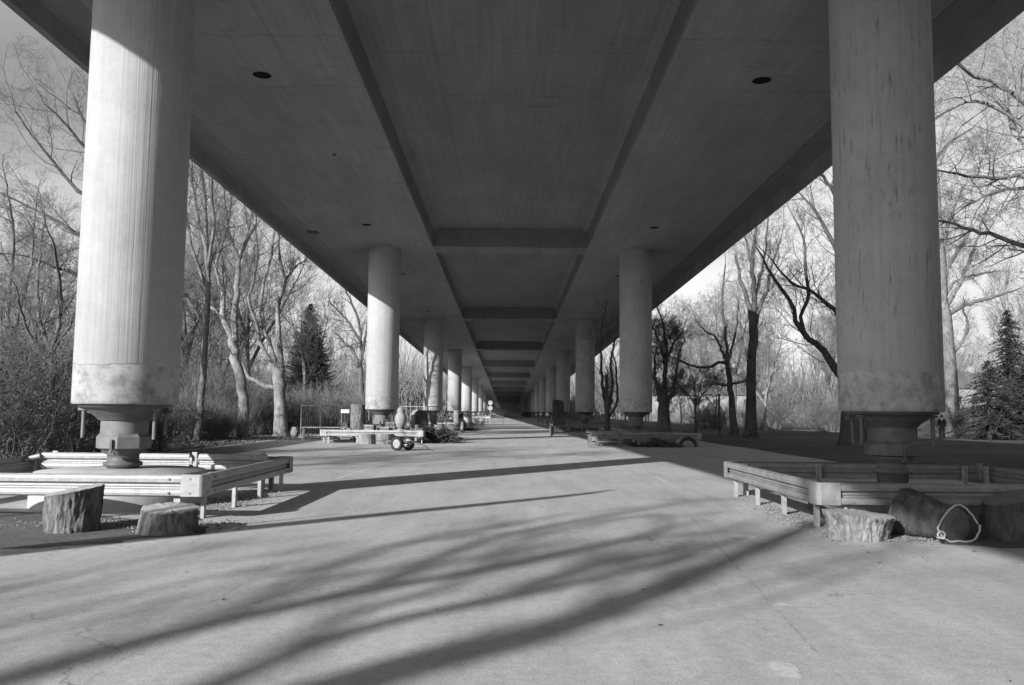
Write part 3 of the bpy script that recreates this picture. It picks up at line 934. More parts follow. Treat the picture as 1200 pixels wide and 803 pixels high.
# ---- left side
hero_tree('bare_tree', 'slender bare tree with one straight dark stem, right beside the nearest left column', 44, [
    [(230, 517, 11), (236, 470, 9), (241, 400, 8), (243, 330, 7), (240, 260, 6), (236, 200, 4)],
    [(241, 335, 5), (225, 290, 4), (216, 240, 3), (214, 180, 2)],
    [(242, 320, 5), (250, 270, 4), (248, 215, 3), (252, 160, 2)],
    [(240, 380, 4), (222, 355, 3), (205, 320, 2)],
    [(243, 300, 4), (228, 230, 3), (224, 170, 2)]], 21, twk=13)
hero_tree('bare_tree', 'pale forked bare tree, the middle one of the three trees left of the second column', 49, [
    [(286, 511, 15), (284, 460, 13), (277, 425, 13), (273, 395, 12)],
    [(273, 398, 9), (262, 370, 7), (262, 320, 6), (250, 260, 4), (243, 200, 3)],
    [(275, 400, 9), (277, 350, 8), (281, 300, 6), (298, 260, 5), (301, 200, 3)],
    [(262, 345, 5), (254, 310, 4), (270, 250, 3), (268, 200, 2)],
    [(263, 375, 4), (248, 360, 3), (232, 352, 2)],
    [(281, 305, 4), (268, 270, 3), (262, 220, 2)]], 22, M_BARKL, M_TWIG, twk=13)
hero_tree('bare_tree', 'broad pale bare tree with low curving limbs, nearest to the mesh fence', 53, [
    [(330, 509, 19), (328, 470, 15), (327, 445, 17), (325, 430, 14)],
    [(323, 455, 7), (305, 450, 6), (290, 440, 5), (281, 420, 4), (276, 400, 2.5)],
    [(325, 435, 8), (308, 410, 6), (300, 380, 5), (292, 350, 4), (302, 300, 3), (296, 250, 2)],
    [(330, 440, 9), (328, 400, 7), (326, 360, 6), (333, 330, 5), (326, 290, 3.5), (330, 250, 2)],
    [(325, 432, 7), (312, 390, 5), (306, 350, 4), (318, 300, 3), (322, 260, 2)],
    [(333, 335, 4), (340, 320, 3), (352, 308, 2)]], 23, M_BARKL, M_TWIG, twk=12)
hero_tree('bare_tree', 'round crowned bare tree directly left of the second left column', 68, [
    [(425, 498, 8), (424, 460, 7), (422, 430, 6)],
    [(422, 432, 5), (414, 412, 4), (402, 400, 3)],
    [(422, 430, 5), (423, 390, 4), (414, 360, 3), (405, 340, 2)],
    [(423, 425, 4), (430, 385, 3), (436, 350, 2)],
    [(423, 400, 4), (406, 375, 3), (390, 358, 2)]], 24, M_BARK, M_TWIG, twk=14)
# tree standing behind the nearest left column: long limbs reach out to the left
hero_tree('bare_tree', 'wide bare tree hidden behind the nearest left column, long limbs reaching out left', 40, [
    [(150, 525, 24), (150, 460, 20), (146, 400, 18), (142, 330, 15), (140, 270, 12)],
    [(144, 360, 8), (118, 290, 6), (92, 275, 5), (60, 255, 4), (30, 240, 3), (0, 226, 2)],
    [(142, 320, 8), (115, 240, 6), (92, 225, 5), (62, 190, 3.5), (35, 155, 2), (18, 130, 1.5)],
    [(141, 300, 8), (118, 200, 6), (96, 170, 4), (72, 140, 3), (52, 122, 1.5)],
    [(142, 300, 7), (120, 180, 5), (98, 140, 4), (85, 110, 2)],
    [(146, 400, 6), (110, 335, 5), (70, 315, 4), (30, 300, 2)]], 25, M_BARKD, M_TWIG, twk=13, depth_amp=3)
hero_tree('bare_tree', 'crooked many limbed bare tree between the left photo edge and the nearest column', 27, [
    [(58, 500, 14), (60, 450, 10), (61, 410, 9)],
    [(61, 412, 6), (70, 370, 5), (70, 330, 4), (64, 290, 3)],
    [(60, 415, 6), (46, 370, 5), (44, 320, 4), (50, 270, 3)],
    [(58, 420, 5), (36, 395, 4), (26, 370, 3), (20, 340, 2)],
    [(52, 428, 5), (66, 405, 4), (80, 385, 3.5), (86, 372, 2)]], 26, M_BARK, M_TWIG, twk=12)
hero_tree('bare_tree', 'dark upright bare tree nearest to the left edge of the photo', 36, [
    [(12, 500, 13), (12, 440, 9), (14, 400, 9)],
    [(14, 402, 6), (10, 350, 5), (16, 290, 4), (12, 240, 3)],
    [(14, 402, 6), (24, 360, 5), (36, 310, 4), (40, 260, 3)],
    [(13, 405, 5), (2, 380, 4), (-8, 350, 3), (-14, 310, 2)]], 27, M_BARK, M_TWIG, twk=13)

# ---- right side
hero_tree('bare_tree', 'tall dark bare tree with a black straight trunk, left of the nearest right column', 58, [
    [(880, 511, 17), (880, 470, 13), (881, 420, 12), (883, 385, 12)],
    [(882, 392, 9), (878, 360, 7), (868, 330, 5), (862, 300, 3.5)],
    [(883, 388, 9), (884, 350, 7), (882, 315, 6), (886, 270, 4), (890, 230, 3)],
    [(884, 385, 7), (892, 355, 6), (899, 338, 4), (905, 310, 3), (915, 280, 2)],
    [(882, 318, 5), (874, 280, 3), (866, 240, 2)],
    [(884, 350, 5), (896, 300, 3), (900, 250, 2)]], 31, M_BARKD, M_TWIGL, twk=16)
hero_tree('bare_tree', 'dark leaning bare tree with long low side branches left of the tall black trunk', 66, [
    [(860, 501, 11), (857, 470, 8), (854, 435, 7), (852, 425, 6)],
    [(853, 427, 5), (843, 424, 4), (832, 430, 3.5), (812, 429, 3), (795, 421, 2)],
    [(852, 425, 4), (845, 410, 3.5), (838, 395, 3), (826, 388, 2)],
    [(853, 426, 5), (850, 390, 4), (846, 350, 3), (850, 310, 2)],
    [(855, 450, 3.5), (848, 452, 3), (838, 449, 2)],
    [(855, 450, 3.5), (868, 448, 3), (878, 442, 2)],
    [(853, 425, 4), (862, 390, 3), (866, 350, 2)]], 32, M_BARKD, M_TWIGL, twk=13, ang=(30, 75), trop=.1)
hero_tree('pollard_tree', 'stubby dark pollard tree with a thick two stemmed trunk, beside the second right column', 55, [
    [(778, 503, 22), (778, 480, 19), (777, 462, 18)],
    [(776, 465, 9), (770, 450, 7), (767, 435, 5), (768, 415, 3)],
    [(779, 465, 10), (779, 440, 8), (781, 410, 6), (778, 385, 4)],
    [(780, 470, 7), (788, 462, 6), (791, 448, 5), (795, 420, 3)],
    [(779, 430, 5), (788, 405, 4), (798, 392, 2.5)],
    [(779, 425, 5), (772, 400, 3.5), (766, 385, 2.5)]], 33, M_BARKD, M_TWIG, twk=22, kids=(18, 8, 6, 5), wscale=.72, rcap=.02)
hero_tree('bare_tree', 'group of thin dark stems between the second and third right columns', 62, [
    [(712, 500, 8), (711, 470, 6), (710, 440, 4)],
    [(711, 480, 5), (706, 450, 4), (704, 410, 3), (706, 380, 2)],
    [(712, 485, 5), (718, 450, 4), (716, 420, 3), (722, 395, 2)],
    [(713, 490, 4), (723, 470, 3.5), (722, 430, 2.5)]], 34, M_BARKD, M_TWIG, twk=9)
hero_tree('young_tree', 'small young tree with a fan crown on the grass right of the second right column', 60, [
    [(816, 508, 3.5), (815, 490, 3), (815, 475, 2.6)],
    [(815, 476, 2), (808, 464, 1.6), (796, 452, 1.2)],
    [(815, 476, 2), (814, 455, 1.5), (810, 438, 1)],
    [(815, 476, 2), (824, 462, 1.6), (834, 450, 1.2)],
    [(815, 474, 1.8), (820, 455, 1.3), (824, 440, 1)]], 35, M_BARKD, M_TWIG, twk=12, depth_amp=1, rmin=.007)
# large tree mostly behind the nearest right column, big black limbs sweeping left
hero_tree('bare_tree', 'massive dark tree behind the nearest right column with black limbs arching left', 46, [
    [(1003, 516, 44), (1000, 490, 30), (1002, 440, 28), (1004, 400, 26), (1006, 330, 22), (1004, 250, 17), (1000, 170, 10)],
    [(1002, 455, 12), (985, 440, 11), (975, 425, 10), (960, 405, 8), (943, 395, 8), (932, 372, 6), (922, 345, 5), (905, 325, 3.5), (893, 300, 2.5)],
    [(945, 397, 6), (938, 372, 5), (948, 345, 5), (944, 310, 4), (942, 280, 3), (930, 255, 2)],
    [(1004, 400, 10), (985, 370, 7), (965, 352, 5), (948, 340, 4), (925, 330, 3), (905, 305, 2)],
    [(1005, 350, 10), (984, 300, 7), (965, 262, 5), (950, 240, 3), (935, 225, 2)],
    [(1004, 300, 9), (985, 240, 6), (968, 210, 4), (955, 200, 3)],
    [(1006, 340, 10), (1040, 270, 8), (1080, 210, 6), (1110, 170, 4), (1140, 150, 2)]], 36, M_BARKD, M_TWIG, twk=17, depth_amp=4)
hero_tree('bare_tree', 'pale grey spreading tree just right of the nearest right column', 69, [
    [(1117, 508, 19), (1115, 470, 17), (1113, 420, 16), (1109, 380, 15), (1105, 345, 13), (1104, 300, 9), (1100, 250, 6), (1098, 200, 4)],
    [(1106, 362, 8), (1118, 345, 6), (1130, 320, 5), (1142, 290, 4), (1150, 260, 2.5)],
    [(1108, 370, 8), (1130, 358, 6), (1150, 352, 5), (1175, 345, 3.5), (1195, 338, 2)],
    [(1105, 335, 6), (1112, 310, 5), (1125, 290, 4), (1135, 275, 2.5)],
    [(1104, 300, 5), (1110, 270, 4), (1120, 240, 3), (1132, 215, 2)],
    [(1111, 420, 6), (1128, 400, 4), (1134, 380, 3), (1128, 362, 2)],
    [(1106, 350, 5), (1120, 330, 4), (1145, 322, 3), (1165, 318, 2)]], 37, M_BARK, M_TWIGL, twk=15, flare=1.15)
# near tree outside the frame on the right; its limbs hang into the picture
hero_tree('bare_tree', 'pale barked tree at the right edge whose long limbs hang into the upper corner', 30, [
    [(1290, 540, 40), (1285, 450, 34), (1270, 340, 30), (1262, 250, 26), (1250, 160, 18), (1240, 80, 12)],
    [(1272, 350, 12), (1235, 305, 9), (1200, 289, 7), (1170, 277, 6), (1140, 270, 5), (1112, 261, 3.5)],
    [(1262, 260, 12), (1220, 190, 9), (1190, 155, 8), (1180, 130, 6), (1160, 110, 5), (1135, 96, 3)],
    [(1262, 270, 9), (1225, 225, 6), (1185, 222, 5), (1150, 232, 4), (1130, 243, 2)],
    [(1258, 240, 9), (1215, 200, 6), (1180, 208, 5), (1140, 207, 4), (1100, 200, 2)],
    [(1252, 200, 9), (1210, 130, 6), (1170, 100, 5), (1140, 88, 4), (1115, 70, 2)],
    [(1255, 190, 8), (1225, 120, 6), (1200, 70, 4), (1180, 30, 3)],
    [(1260, 260, 8), (1210, 160, 5), (1150, 120, 4), (1110, 130, 3), (1094, 140, 2)]], 38, M_BARKL, M_TWIGL, twk=18, depth_amp=4, ang=(30, 75), trop=.05)

# ---- the tree and the leaning snag behind the photographer on the left: they only cast shadows into the picture
def shadow_pt(x, y, z, f=1.2):
    z *= f
    k = z / TAN_EL
    return Vector((x - SUN_H.x * k, y - SUN_H.y * k, z))
def world_tree(name, label, limbs, seed, bark, twig, twk, **kw):
    G = Grow(seed, **kw)
    b = limbs[0][0][0]
    t = thing(name, label, 'tree', (b.x, b.y, 0)); org = Vector((b.x, b.y, 0)); tr = []
    for li, L in enumerate(limbs):
        pts, rad = smooth_limb([(v - org, r) for v, r in L], 14); tr.append((pts, rad))
        length = sum((pts[k+1] - pts[k]).length for k in range(13))
        if twk: G.spawn(pts, rad, length, 0, t0=.45 if li == 0 else .1, kids=twk, lr=min(4.5, length * .25))
    polymesh('trunk', tr, bark, t, sides=(12, 8, 5))
    br = [q for lev in G.out for q in lev]
    if br: polymesh('crown', br, twig, t)
    return t
S = shadow_pt
b0 = Vector((-17.7, -17.2, 0))
def on_ground(px, py):
    dd = CR @ Vector((px - 600.0, -(py - 401.5), -F)); kk = EYE / -dd.z
    return dd.x * kk, dd.y * kk
def limb_for(pxs, rads, dz=0.0, tail=None):
    L = []
    for (px, py), r_ in zip(pxs, rads):
        gx, gy = on_ground(px, py); L.append((S(gx, gy, 6.8 + gy * .44 + dz), r_))
    return L
T0 = limb_for([(400, 803), (640, 740), (800, 680), (960, 612)], [.25, .23, .20, .14])
world_tree('bare_tree', 'large bare tree beside the viaduct, behind the camera on the left', [
    [(b0 + Vector((0, 0, -.1)), .48), (b0 + Vector((0, 0, .5)), .36), (S(-4.2, 1.0, 7.2), .31)] + T0 + [(S(7.5, 16.5, 14.5), .05)],
    [(S(-6.0, 0.0, 6.9), .22)] + limb_for([(0, 798), (230, 735), (440, 690), (600, 662), (780, 622)], [.17, .15, .13, .10, .05]),
    limb_for([(440, 690), (500, 658), (600, 625), (720, 603), (800, 588)], [.12, .11, .09, .07, .03]),
    [(S(-3.2, 1.5, 7.2), .15)] + limb_for([(250, 803), (450, 730), (600, 700), (740, 668), (880, 628)], [.12, .11, .10, .08, .03]),
    limb_for([(600, 700), (660, 672), (720, 655), (830, 640), (930, 640)], [.09, .08, .06, .05, .02], .2),
    limb_for([(230, 735), (330, 690), (430, 650), (520, 625), (600, 612)], [.09, .08, .07, .05, .02], .3),
    limb_for([(640, 740), (700, 700), (730, 660), (760, 625), (800, 600)], [.07, .06, .05, .04, .02], .4),
    limb_for([(330, 762), (420, 716), (520, 690), (600, 640), (650, 618)], [.08, .08, .06, .05, .02], .2),
    [(S(-5.0, 0.5, 6.6), .13), (S(-5.5, 4.5, 8.2), .09), (S(-5.0, 6.8, 9.4), .06), (S(-4.4, 8.8, 10.5), .03)]],
    41, M_BARKD, M_TWIG, 9, maxlev=3, kids=(7, 5, 4), ang=(15, 48), rmin=.012, rr=.45, rcap=.034)
tp = S(2.35, 18.3, 9.8, 1.0)
world_tree('broken_trunk', 'leaning branchless broken trunk beside the viaduct left of the camera', [
    [(Vector((-13.4, 1.2, -.1)), .34), (Vector((-13.35, 1.0, 2.0)), .30), (Vector((-13.4, .35, 5)), .24), (tp + Vector((.0, .1, -1)), .15), (tp, .05)],
    [(Vector((-13.75, 1.55, -.1)), .12), (Vector((-13.7, 1.2, 2.5)), .10), (Vector((-13.55, .6, 5)), .07), (Vector((-13.5, .2, 7)), .02)]],
    42, M_BARK, M_TWIG, 0)

# ---- conifers
def conifer(label, x, y, H, rad, seed, dens=1.0, droop=0.25, m=None, group=None, slope=1.0, name='conifer_tree', up=0.15):
    r = random.Random(seed)
    t = thing(name, label, 'tree', (x, y, 0), r.uniform(0, 6), group)
    MB().tube([(0, 0, -.1), (0, 0, H * .5), (0, 0, H * .97)], [rad * .05, rad * .035, .01], 8).build('trunk', M_DARK, t)
    V = []; T = []
    nb = int(H * 26 * dens)
    for b in range(nb):
        q = (b + r.random()) / nb
        z = H * (0.01 + 0.99 * q)
        a = r.uniform(0, 2 * math.pi)
        L = rad * (1 - q) ** slope * r.uniform(.5, 1.1) * (1 + .35 * mn.noise(Vector((math.cos(a) * 1.7 + seed, math.sin(a) * 1.7, z * .9)))) + .08
        d = Vector((math.cos(a), math.sin(a), 0)); s_ = Vector((-d.y, d.x, 0))
        n = max(3, int(L * 9))
        for k in range(n):
            f = (k + r.random()) / n
            c = d * (L * f) + Vector((0, 0, z - droop * L * f * f + up * L * f))
            for _ in range(3):
                w = (s_ * r.uniform(-1, 1) + d * r.uniform(.1, 1) + Vector((0, 0, r.uniform(-.55, .35)))).normalized()
                ln = r.uniform(.18, .42) * (0.6 + 0.4 * L / rad)
                tw = w.cross(rvec(r)).normalized() * r.uniform(.02, .05)
                e = c + w * ln
                i = len(V)
                V += [tuple(c - tw), tuple(c + tw), tuple(e)]
                T.append((i, i+1, i+2))
    npmesh('crown', np.array(V), np.array(T), m or M_NEED, t)
    return t
p = at(360, 500, 85); conifer('tall narrow cone shaped conifer against the sky, left of the second left column', p.x, 85, 12.8, 3.6, 51, 4.0, .1, simple('grey_green_needles', .10, .4, 1, .9, 0, .1, 0), slope=.75, up=.5)
p = at(372, 505, 66); conifer('small dark conifer in front of the tall cone shaped one', p.x, 66, 7.4, 2.3, 52, 2.6, .2)
p = at(1187, 510, 72); conifer('dark spruce at the right edge of the photo, the taller one', p.x, 72, 11.2, 3.1, 53, 2.0, .3, up=.1, slope=.62)
p = at(1160, 512, 60); conifer('bushy dark spruce with low branches right of the pale spreading tree', p.x, 60, 5.8, 2.9, 54, 2.0, .35, up=.2, slope=.7)
p = at(1205, 514, 62); conifer('low dark spruce half cut off by the right photo edge', p.x, 62, 6.0, 2.9, 55, 2.2, .35, up=.2, slope=.7)

# ---- bushes
def bush(label, x, y, H, W, seed, stems=60, m=None, leaves=0, group=None, name='bare_bush', cat='bush', rmin=.006, lm=None, lsz=.045):
    G = Grow(seed, kids=(6, 5, 3), ratio=.5, ang=(18, 50), trop=.2, wig=.2, rmin=rmin, maxlev=2)
    r = G.r
    t = thing(name, label, cat, (x, y, 0), r.uniform(0, 6), group)
    for k in range(stems):
        a = r.uniform(0, 6.283); q = math.sqrt(r.random()) * W * .55
        p_ = Vector((q * math.cos(a), q * math.sin(a), 0))
        d = Vector((p_.x / W * .9 + r.gauss(0, .25), p_.y / W * .9 + r.gauss(0, .25), 1))
        G.branch(p_, d, H * r.uniform(.5, 1.05), r.uniform(.012, .025), 0)
    polymesh('stems', [b for lev in G.out for b in lev], m or M_TWIG, t)
    if leaves:
        rs = np.random.RandomState(seed)
        tips = np.array([tuple(b[0][rs.randint(1, len(b[0]))]) for lev in G.out[1:3] for b in lev])
        idx = rs.randint(0, len(tips), leaves)
        c = tips[idx] + rs.normal(0, .09, (leaves, 3))
        A = rs.normal(0, 1, (leaves, 3)); A /= np.linalg.norm(A, axis=1, keepdims=True)
        B = np.cross(A, rs.normal(0, 1, (leaves, 3))); B /= np.linalg.norm(B, axis=1, keepdims=True)
        sz = rs.uniform(.6, 1.4, (leaves, 1)) * lsz
        V = np.stack([c - A * sz, c + B * sz * .5, c + A * sz, c - B * sz * .5], axis=1).reshape(-1, 3)
        npmesh('foliage', V, np.arange(leaves * 4).reshape(-1, 4), lm or M_LEAF, t)
    return t
GB = 'bushes along the left wood edge'
bush('tall dark leafy thicket bush at the left photo edge', -16.8, 27, 4.2, 3.2, 61, 102, None, 6300, GB, 'thicket_bush')
bush('low dark leafy bush just behind the left guardrail by the photo edge', -14.7, 23.8, 2.2, 2.6, 62, 93, None, 5400, GB, 'thicket_bush')
bush('twiggy bush half hidden by the nearest left column', -15.0, 29, 3.0, 2.6, 63, 119, None, 2250, GB, 'thicket_bush')
bush('dark leafy bush behind the left bearing', -15.2, 33.0, 2.0, 2.2, 64, 102, None, 2700, GB, 'thicket_bush')
bush('dense twiggy bush far left behind the tall thicket', -20.5, 32, 5.0, 3.4, 65, 136, None, 2700, GB, 'thicket_bush')
bush('grey twiggy bush between the nearest left column and the slender stem', -18.2, 44.5, 2.6, 2.0, 66, 136, M_TWIGL, 0, GB)
bush('pale low bush between the slender stem and the middle pale tree', -17.2, 47.5, 2.0, 1.8, 67, 136, M_TWIGL, 0, GB)
bush('dark evergreen bush behind the middle pale tree', -18.6, 56, 4.0, 2.6, 68, 102, None, 4950, GB, 'evergreen_bush')
bush('wide low evergreen bush behind the broad pale tree', -16.8, 60, 3.2, 2.6, 69, 102, None, 4050, GB, 'evergreen_bush')
bush('large evergreen bush left of the slender stem', -22.5, 52, 5.5, 3.5, 70, 102, None, 5400, GB, 'evergreen_bush')
bush('twiggy hedge bush right behind the mesh fence', -14.0, 62, 3.4, 2.8, 71, 153, M_TWIGL, 0, GB)
bush('twiggy hedge bush left of the second left column', -11.6, 66, 3.0, 2.8, 72, 153, M_TWIGL, 0, GB)
GR = 'bushes along the right wood edge'
bush('low round bush on the shaded grass left of the black trunks', 22.5, 92, 2.4, 2.8, 73, 136, None, 1350, GR)
bush('twiggy bush behind the tall black trunk', 30.0, 96, 3.6, 3.2, 74, 153, M_TWIGL, 0, GR)
bush('pale twiggy bush just left of the nearest right column', 32.0, 80, 3.4, 3.0, 75, 153, M_TWIGL, 0, GR)
bush('pale twiggy bush between the right column and the bushy spruce', 37.5, 70, 2.6, 2.4, 76, 153, M_TWIGL, 0, GR)
bush('twiggy bush under the spruces at the right photo edge', 44.0, 70, 2.4, 2.6, 77, 153, M_TWIGL, 0, GR)

# ---- the wood behind on both sides, individually planted copies
r = random.Random(5)
def label_for(pi, px, Y, side):
    return None
wood = []
for row, (Y0_, Y1_, cnt, lo, hi) in enumerate(((48, 62, 4, -31, -23), (64, 90, 8, -44, -19), (95, 140, 11, -70, -20))):
    for k in range(cnt):
        wood.append(('left', row, r.uniform(lo, hi), r.uniform(Y0_, Y1_)))
for row, (Y0_, Y1_, cnt, lo, hi) in enumerate(((74, 92, 6, 27, 60), (95, 125, 10, 24, 80), (130, 180, 13, 26, 115))):
    for k in range(cnt):
        wood.append(('right', row, r.uniform(lo, hi), r.uniform(Y0_, Y1_)))
for Y_ in (9,):      # extra trees left of the frame give the striped shade on the road
    wood.append(('side', 0, -19.5 - r.random() * 2, Y_ + 0.0))
rowname = ['near edge', 'middle', 'far back']
for (side, row, x, y) in wood:
    pi = r.choice([0, 1, 3, 4] if side == 'left' else [0, 1, 2, 4])
    s = r.uniform(.8, 1.15) * (1.0 if row < 2 else 1.1)
    if side == 'side':
        plant(pi, x, y, .8, r.uniform(0, 6.28), f'{KIND[pi]} at the left roadside, outside the left edge of the photo', 'trees left of the frame')
    else:
        plant(pi, x, y, s, r.uniform(0, 6.28), f'{KIND[pi]} in the {rowname[row]} of the {side} hand wood', f'{KIND[pi]}s, {rowname[row]} of the {side} wood')
# undergrowth and far wood: one mass each
def brush_mass(name, label, x0, x1, y0, y1, n, h0, h1, seed, m, rad=.02):
    rs = np.random.RandomState(seed)
    x = rs.uniform(x0, x1, n); y = rs.uniform(y0, y1, n)
    H = h0 + (h1 - h0) * rs.rand(n) ** 1.5
    H *= 0.75 + 0.5 * np.abs(np.sin(x * 0.13 + seed) * np.cos(y * .07 + x * .31))
    pts = np.zeros((n, 4, 3)); d = rs.normal(0, .3, (n, 2))
    for k in range(4):
        q = k / 3
        pts[:, k, 0] = x + d[:, 0] * H * q + rs.normal(0, .06, n) * H * q; pts[:, k, 1] = y + d[:, 1] * H * q
        pts[:, k, 2] = H * q
    off = rs.rand(n) * .6 * H; pts[:, :, 2] += (off * (rs.rand(n) < .6))[:, None]
    polys = [(pts[i], [rad, rad * .7, rad * .5, rad * .25]) for i in range(n)]
    o = polymesh(name, polys, m, None, sides=(3, 3, 3))
    return tag(o, label, 'undergrowth', None, 'stuff')
brush_mass('undergrowth', 'tangled grey undergrowth filling the left wood', -75, -18.5, 64, 150, 14000, 1.0, 4.2, 81, M_HEDGE, .035)
brush_mass('undergrowth', 'thin twiggy undergrowth between the near trees on the left', -34, -16.5, 28, 58, 9000, .6, 3.2, 82, M_TWIG, .012)
brush_mass('undergrowth', 'tangled grey undergrowth at the foot of the right wood', 28, 110, 96, 190, 13000, .8, 3.6, 83, M_HEDGE, .035)
brush_mass('far_wood', 'far grey wood along the horizon behind everything', -260, -14, 200, 330, 14000, 8, 15, 84, M_HEDGE, .14)
brush_mass('far_wood', 'far grey wood along the horizon on the right side', 16, 300, 210, 340, 14000, 8, 15, 85, M_HEDGE, .14)

# leaf litter and gravel
def scatter(name, label, cat, pts, sz, m, seed, flat=.25):
    rs = np.random.RandomState(seed); n = len(pts); c = np.array(pts)
    a = rs.uniform(0, 6.28, n); A = np.stack([np.cos(a), np.sin(a), rs.uniform(-flat, flat, n)], 1); B = np.stack([-np.sin(a), np.cos(a), rs.uniform(-flat, flat, n)], 1)
    s = rs.uniform(.5, 1.4, (n, 1)) * sz
    V = np.stack([c - A*s, c + B*s*.6, c + A*s, c - B*s*.6], 1)
    V[:, :, 2] = np.maximum(V[:, :, 2], .006)
    return tag(npmesh(name, V.reshape(-1, 3), np.arange(n * 4).reshape(-1, 4), m), label, cat, None, 'stuff')
rs = np.random.RandomState(3)
pts = [(-14.0 - rs.normal(.7, .9), rs.uniform(18, 60), .02) for _ in range(9000)]
scatter('fallen_leaves', 'dry fallen leaves along the left road edge', 'leaves', pts, .055, M_LITTER, 1, .6)
pts = [(rs.uniform(-5.2, 4) , rs.uniform(4, 25), .01) for _ in range(110)] + [(rs.uniform(4, 9), rs.uniform(9.5, 17), .012) for _ in range(160)] + [(rs.uniform(-9, -4), rs.uniform(9.5, 12.5), .012) for _ in range(260)]
scatter('leaf_bits', 'scattered leaf bits and small chips on the asphalt', 'leaves', pts, .02, M_DARK, 2)
def gravel(label, cx, cy, sx, sy, n, seed):
    rs = np.random.RandomState(seed); V = []; T = []
    base = np.array([(0,0,1),(1,0,0),(0,1,0),(-1,0,0),(0,-1,0),(0,0,-1)], float); f = np.array([(0,1,2),(0,2,3),(0,3,4),(0,4,1),(5,2,1),(5,3,2),(5,4,3),(5,1,4)])
    for k in range(n):
        s_ = rs.uniform(.006, .024); q = base * s_ * rs.uniform(.6, 1.3, (6, 3)); a = rs.uniform(0, 6.28)
        q = q @ np.array([[math.cos(a), math.sin(a), 0], [-math.sin(a), math.cos(a), 0], [0, 0, .7]])
        V.append(q + np.array([cx + rs.normal(0, sx), cy + rs.normal(0, sy), .01])); T.append(f + 6 * k)
    return tag(npmesh('gravel', np.concatenate(V), np.concatenate(T), M_GRAVEL), label, 'gravel', None, 'stuff')
gravel('loose gravel between the two left stumps and the pedestal', -5.6, 12.2, .7, .28, 1400, 1)
gravel('loose gravel inside the right side of the left guardrail square', -5.1, 15.2, .25, 1.0, 1200, 2)
gravel('loose grit beside the rope and the dark log', 5.5, 11.4, .35, .16, 700, 3)
gravel('grit at the foot of the right guardrail posts', 4.7, 13.8, .18, 1.1, 700, 4)

# ------------------------------------------------------------------ sculptors' yard round the second columns
def mesh_fence(label, p0, p1, h=2.0):
    p0 = Vector((*p0, 0)); p1 = Vector((*p1, 0)); L = (p1 - p0).length
    t = thing('fence_panel', label, 'fence', p0, math.atan2(p1.y - p0.y, p1.x - p0.x), 'mesh fence panels by the second left column')
    f = MB()
    f.tube([(0, 0, .02), (0, 0, h)], .021, 8); f.tube([(L, 0, .02), (L, 0, h)], .021, 8)
    f.tube([(0, 0, h - .02), (L, 0, h - .02)], .022, 8); f.tube([(0, 0, .18), (L, 0, .18)], .022, 8)
    f.build('frame', M_GALV, t)
    w = MB(); n = int(L / .12)
    for k in range(1, n): w.tube([(L * k / n, 0, .18), (L * k / n, 0, h - .02)], .006, 3, cap=False)
    for z in (.6, 1.1, 1.6): w.tube([(0, .008, z), (L, .008, z)], .006, 3, cap=False)
    w.build('wire_mesh', M_GALVD, t)
    for x in (0, L):
        MB().box(x - .12, x + .12, -.32, .32, 0, .14).build('foot_block', M_CONC, t)
    return t
def X(px, Y): return (px - 597) / F * Y
mesh_fence('mesh fence panel standing farthest left by the broad pale tree', (X(355, 50), 50), (X(376, 50), 50.3))
mesh_fence('mesh fence panel between two others left of the upright log', (X(377, 50), 50.3), (X(402, 50.5), 50.5))
mesh_fence('mesh fence panel behind the second left column', (X(470, 49.5), 49.5), (X(500, 49.5), 49.3))
mesh_fence('mesh fence panel standing right of the second left column', (X(501, 49), 49), (X(519, 49), 49.4))
stump('upright thick log section standing inside the second left guardrail square', X(421, 46.8), 46.8, .44, .41, 2.05, seed=21, name='standing_log', bark=M_STUMP, cut=M_CUT).location.z = 0.0
bm_ = thing('work_platform', 'low wooden work platform inside the second left guardrail square', 'platform', (X(421, 46.8), 47.2, 0))
stump('first pale debarked log round under the second left guardrail', X(432, 42.2), 42.2, .44, .44, .50, seed=22, bark=M_STUMPL, cut=M_CUTL, name='log_round')
stump('second pale log round next to the cart under the second left guardrail', X(453, 42.2), 42.2, .44, .46, .52, seed=23, bark=M_STUMPL, cut=M_CUTL, name='log_round')
pl = MB()
for k in range(7): pl.box(-1.1, 1.1, -.85 + k * .25, -.85 + k * .25 + .22, .30, .34)
pl.build('deck_boards', M_STUMPL, bm_)
for x in (-1, 1):
    for y in (-.7, .7): MB().box(x-.05, x+.05, y-.05, y+.05, 0, .298).build('leg', M_STUMP, bm_)
# vase like stone carving on a plinth, stone post
t = thing('stone_carving', 'pale egg shaped stone carving on a plinth right of the second left bearing', 'sculpture', (X(471, 43.6), 43.6, 0))
MB().lathe([(.22, 0), (.22, .72), (.17, .75)], 16).build('plinth', M_STONE, t)
MB().lathe([(.10, .751), (.20, .86), (.30, 1.10), (.31, 1.35), (.22, 1.55), (.16, 1.62), (.2, 1.74), (.14, 1.86), (.03, 1.9)], 24).build('carved_body', M_STONE, t)
t = thing('timber_carving', 'slim pale timber figure with a bent top beside the stone carving', 'sculpture', (X(485, 44.5), 44.5, 0))
MB().tube([(0, 0, 0), (.02, 0, .9), (0, 0, 1.5), (.12, 0, 1.68), (.28, 0, 1.78)], [.13, .12, .13, .09, .04], 10).build('carved_body', M_CUTL, t)
t = thing('notice_board', 'small blank white notice on a post by the mesh fence', 'sign', (X(406, 47.8), 47.8, 0))
MB().tube([(0, 0, 0), (0, 0, 1.55)], .03, 8).build('post', M_DARK, t)
MB().box(-.24, .24, -.02, .02, 1.555, 1.76).build('board', M_WHITE, t)
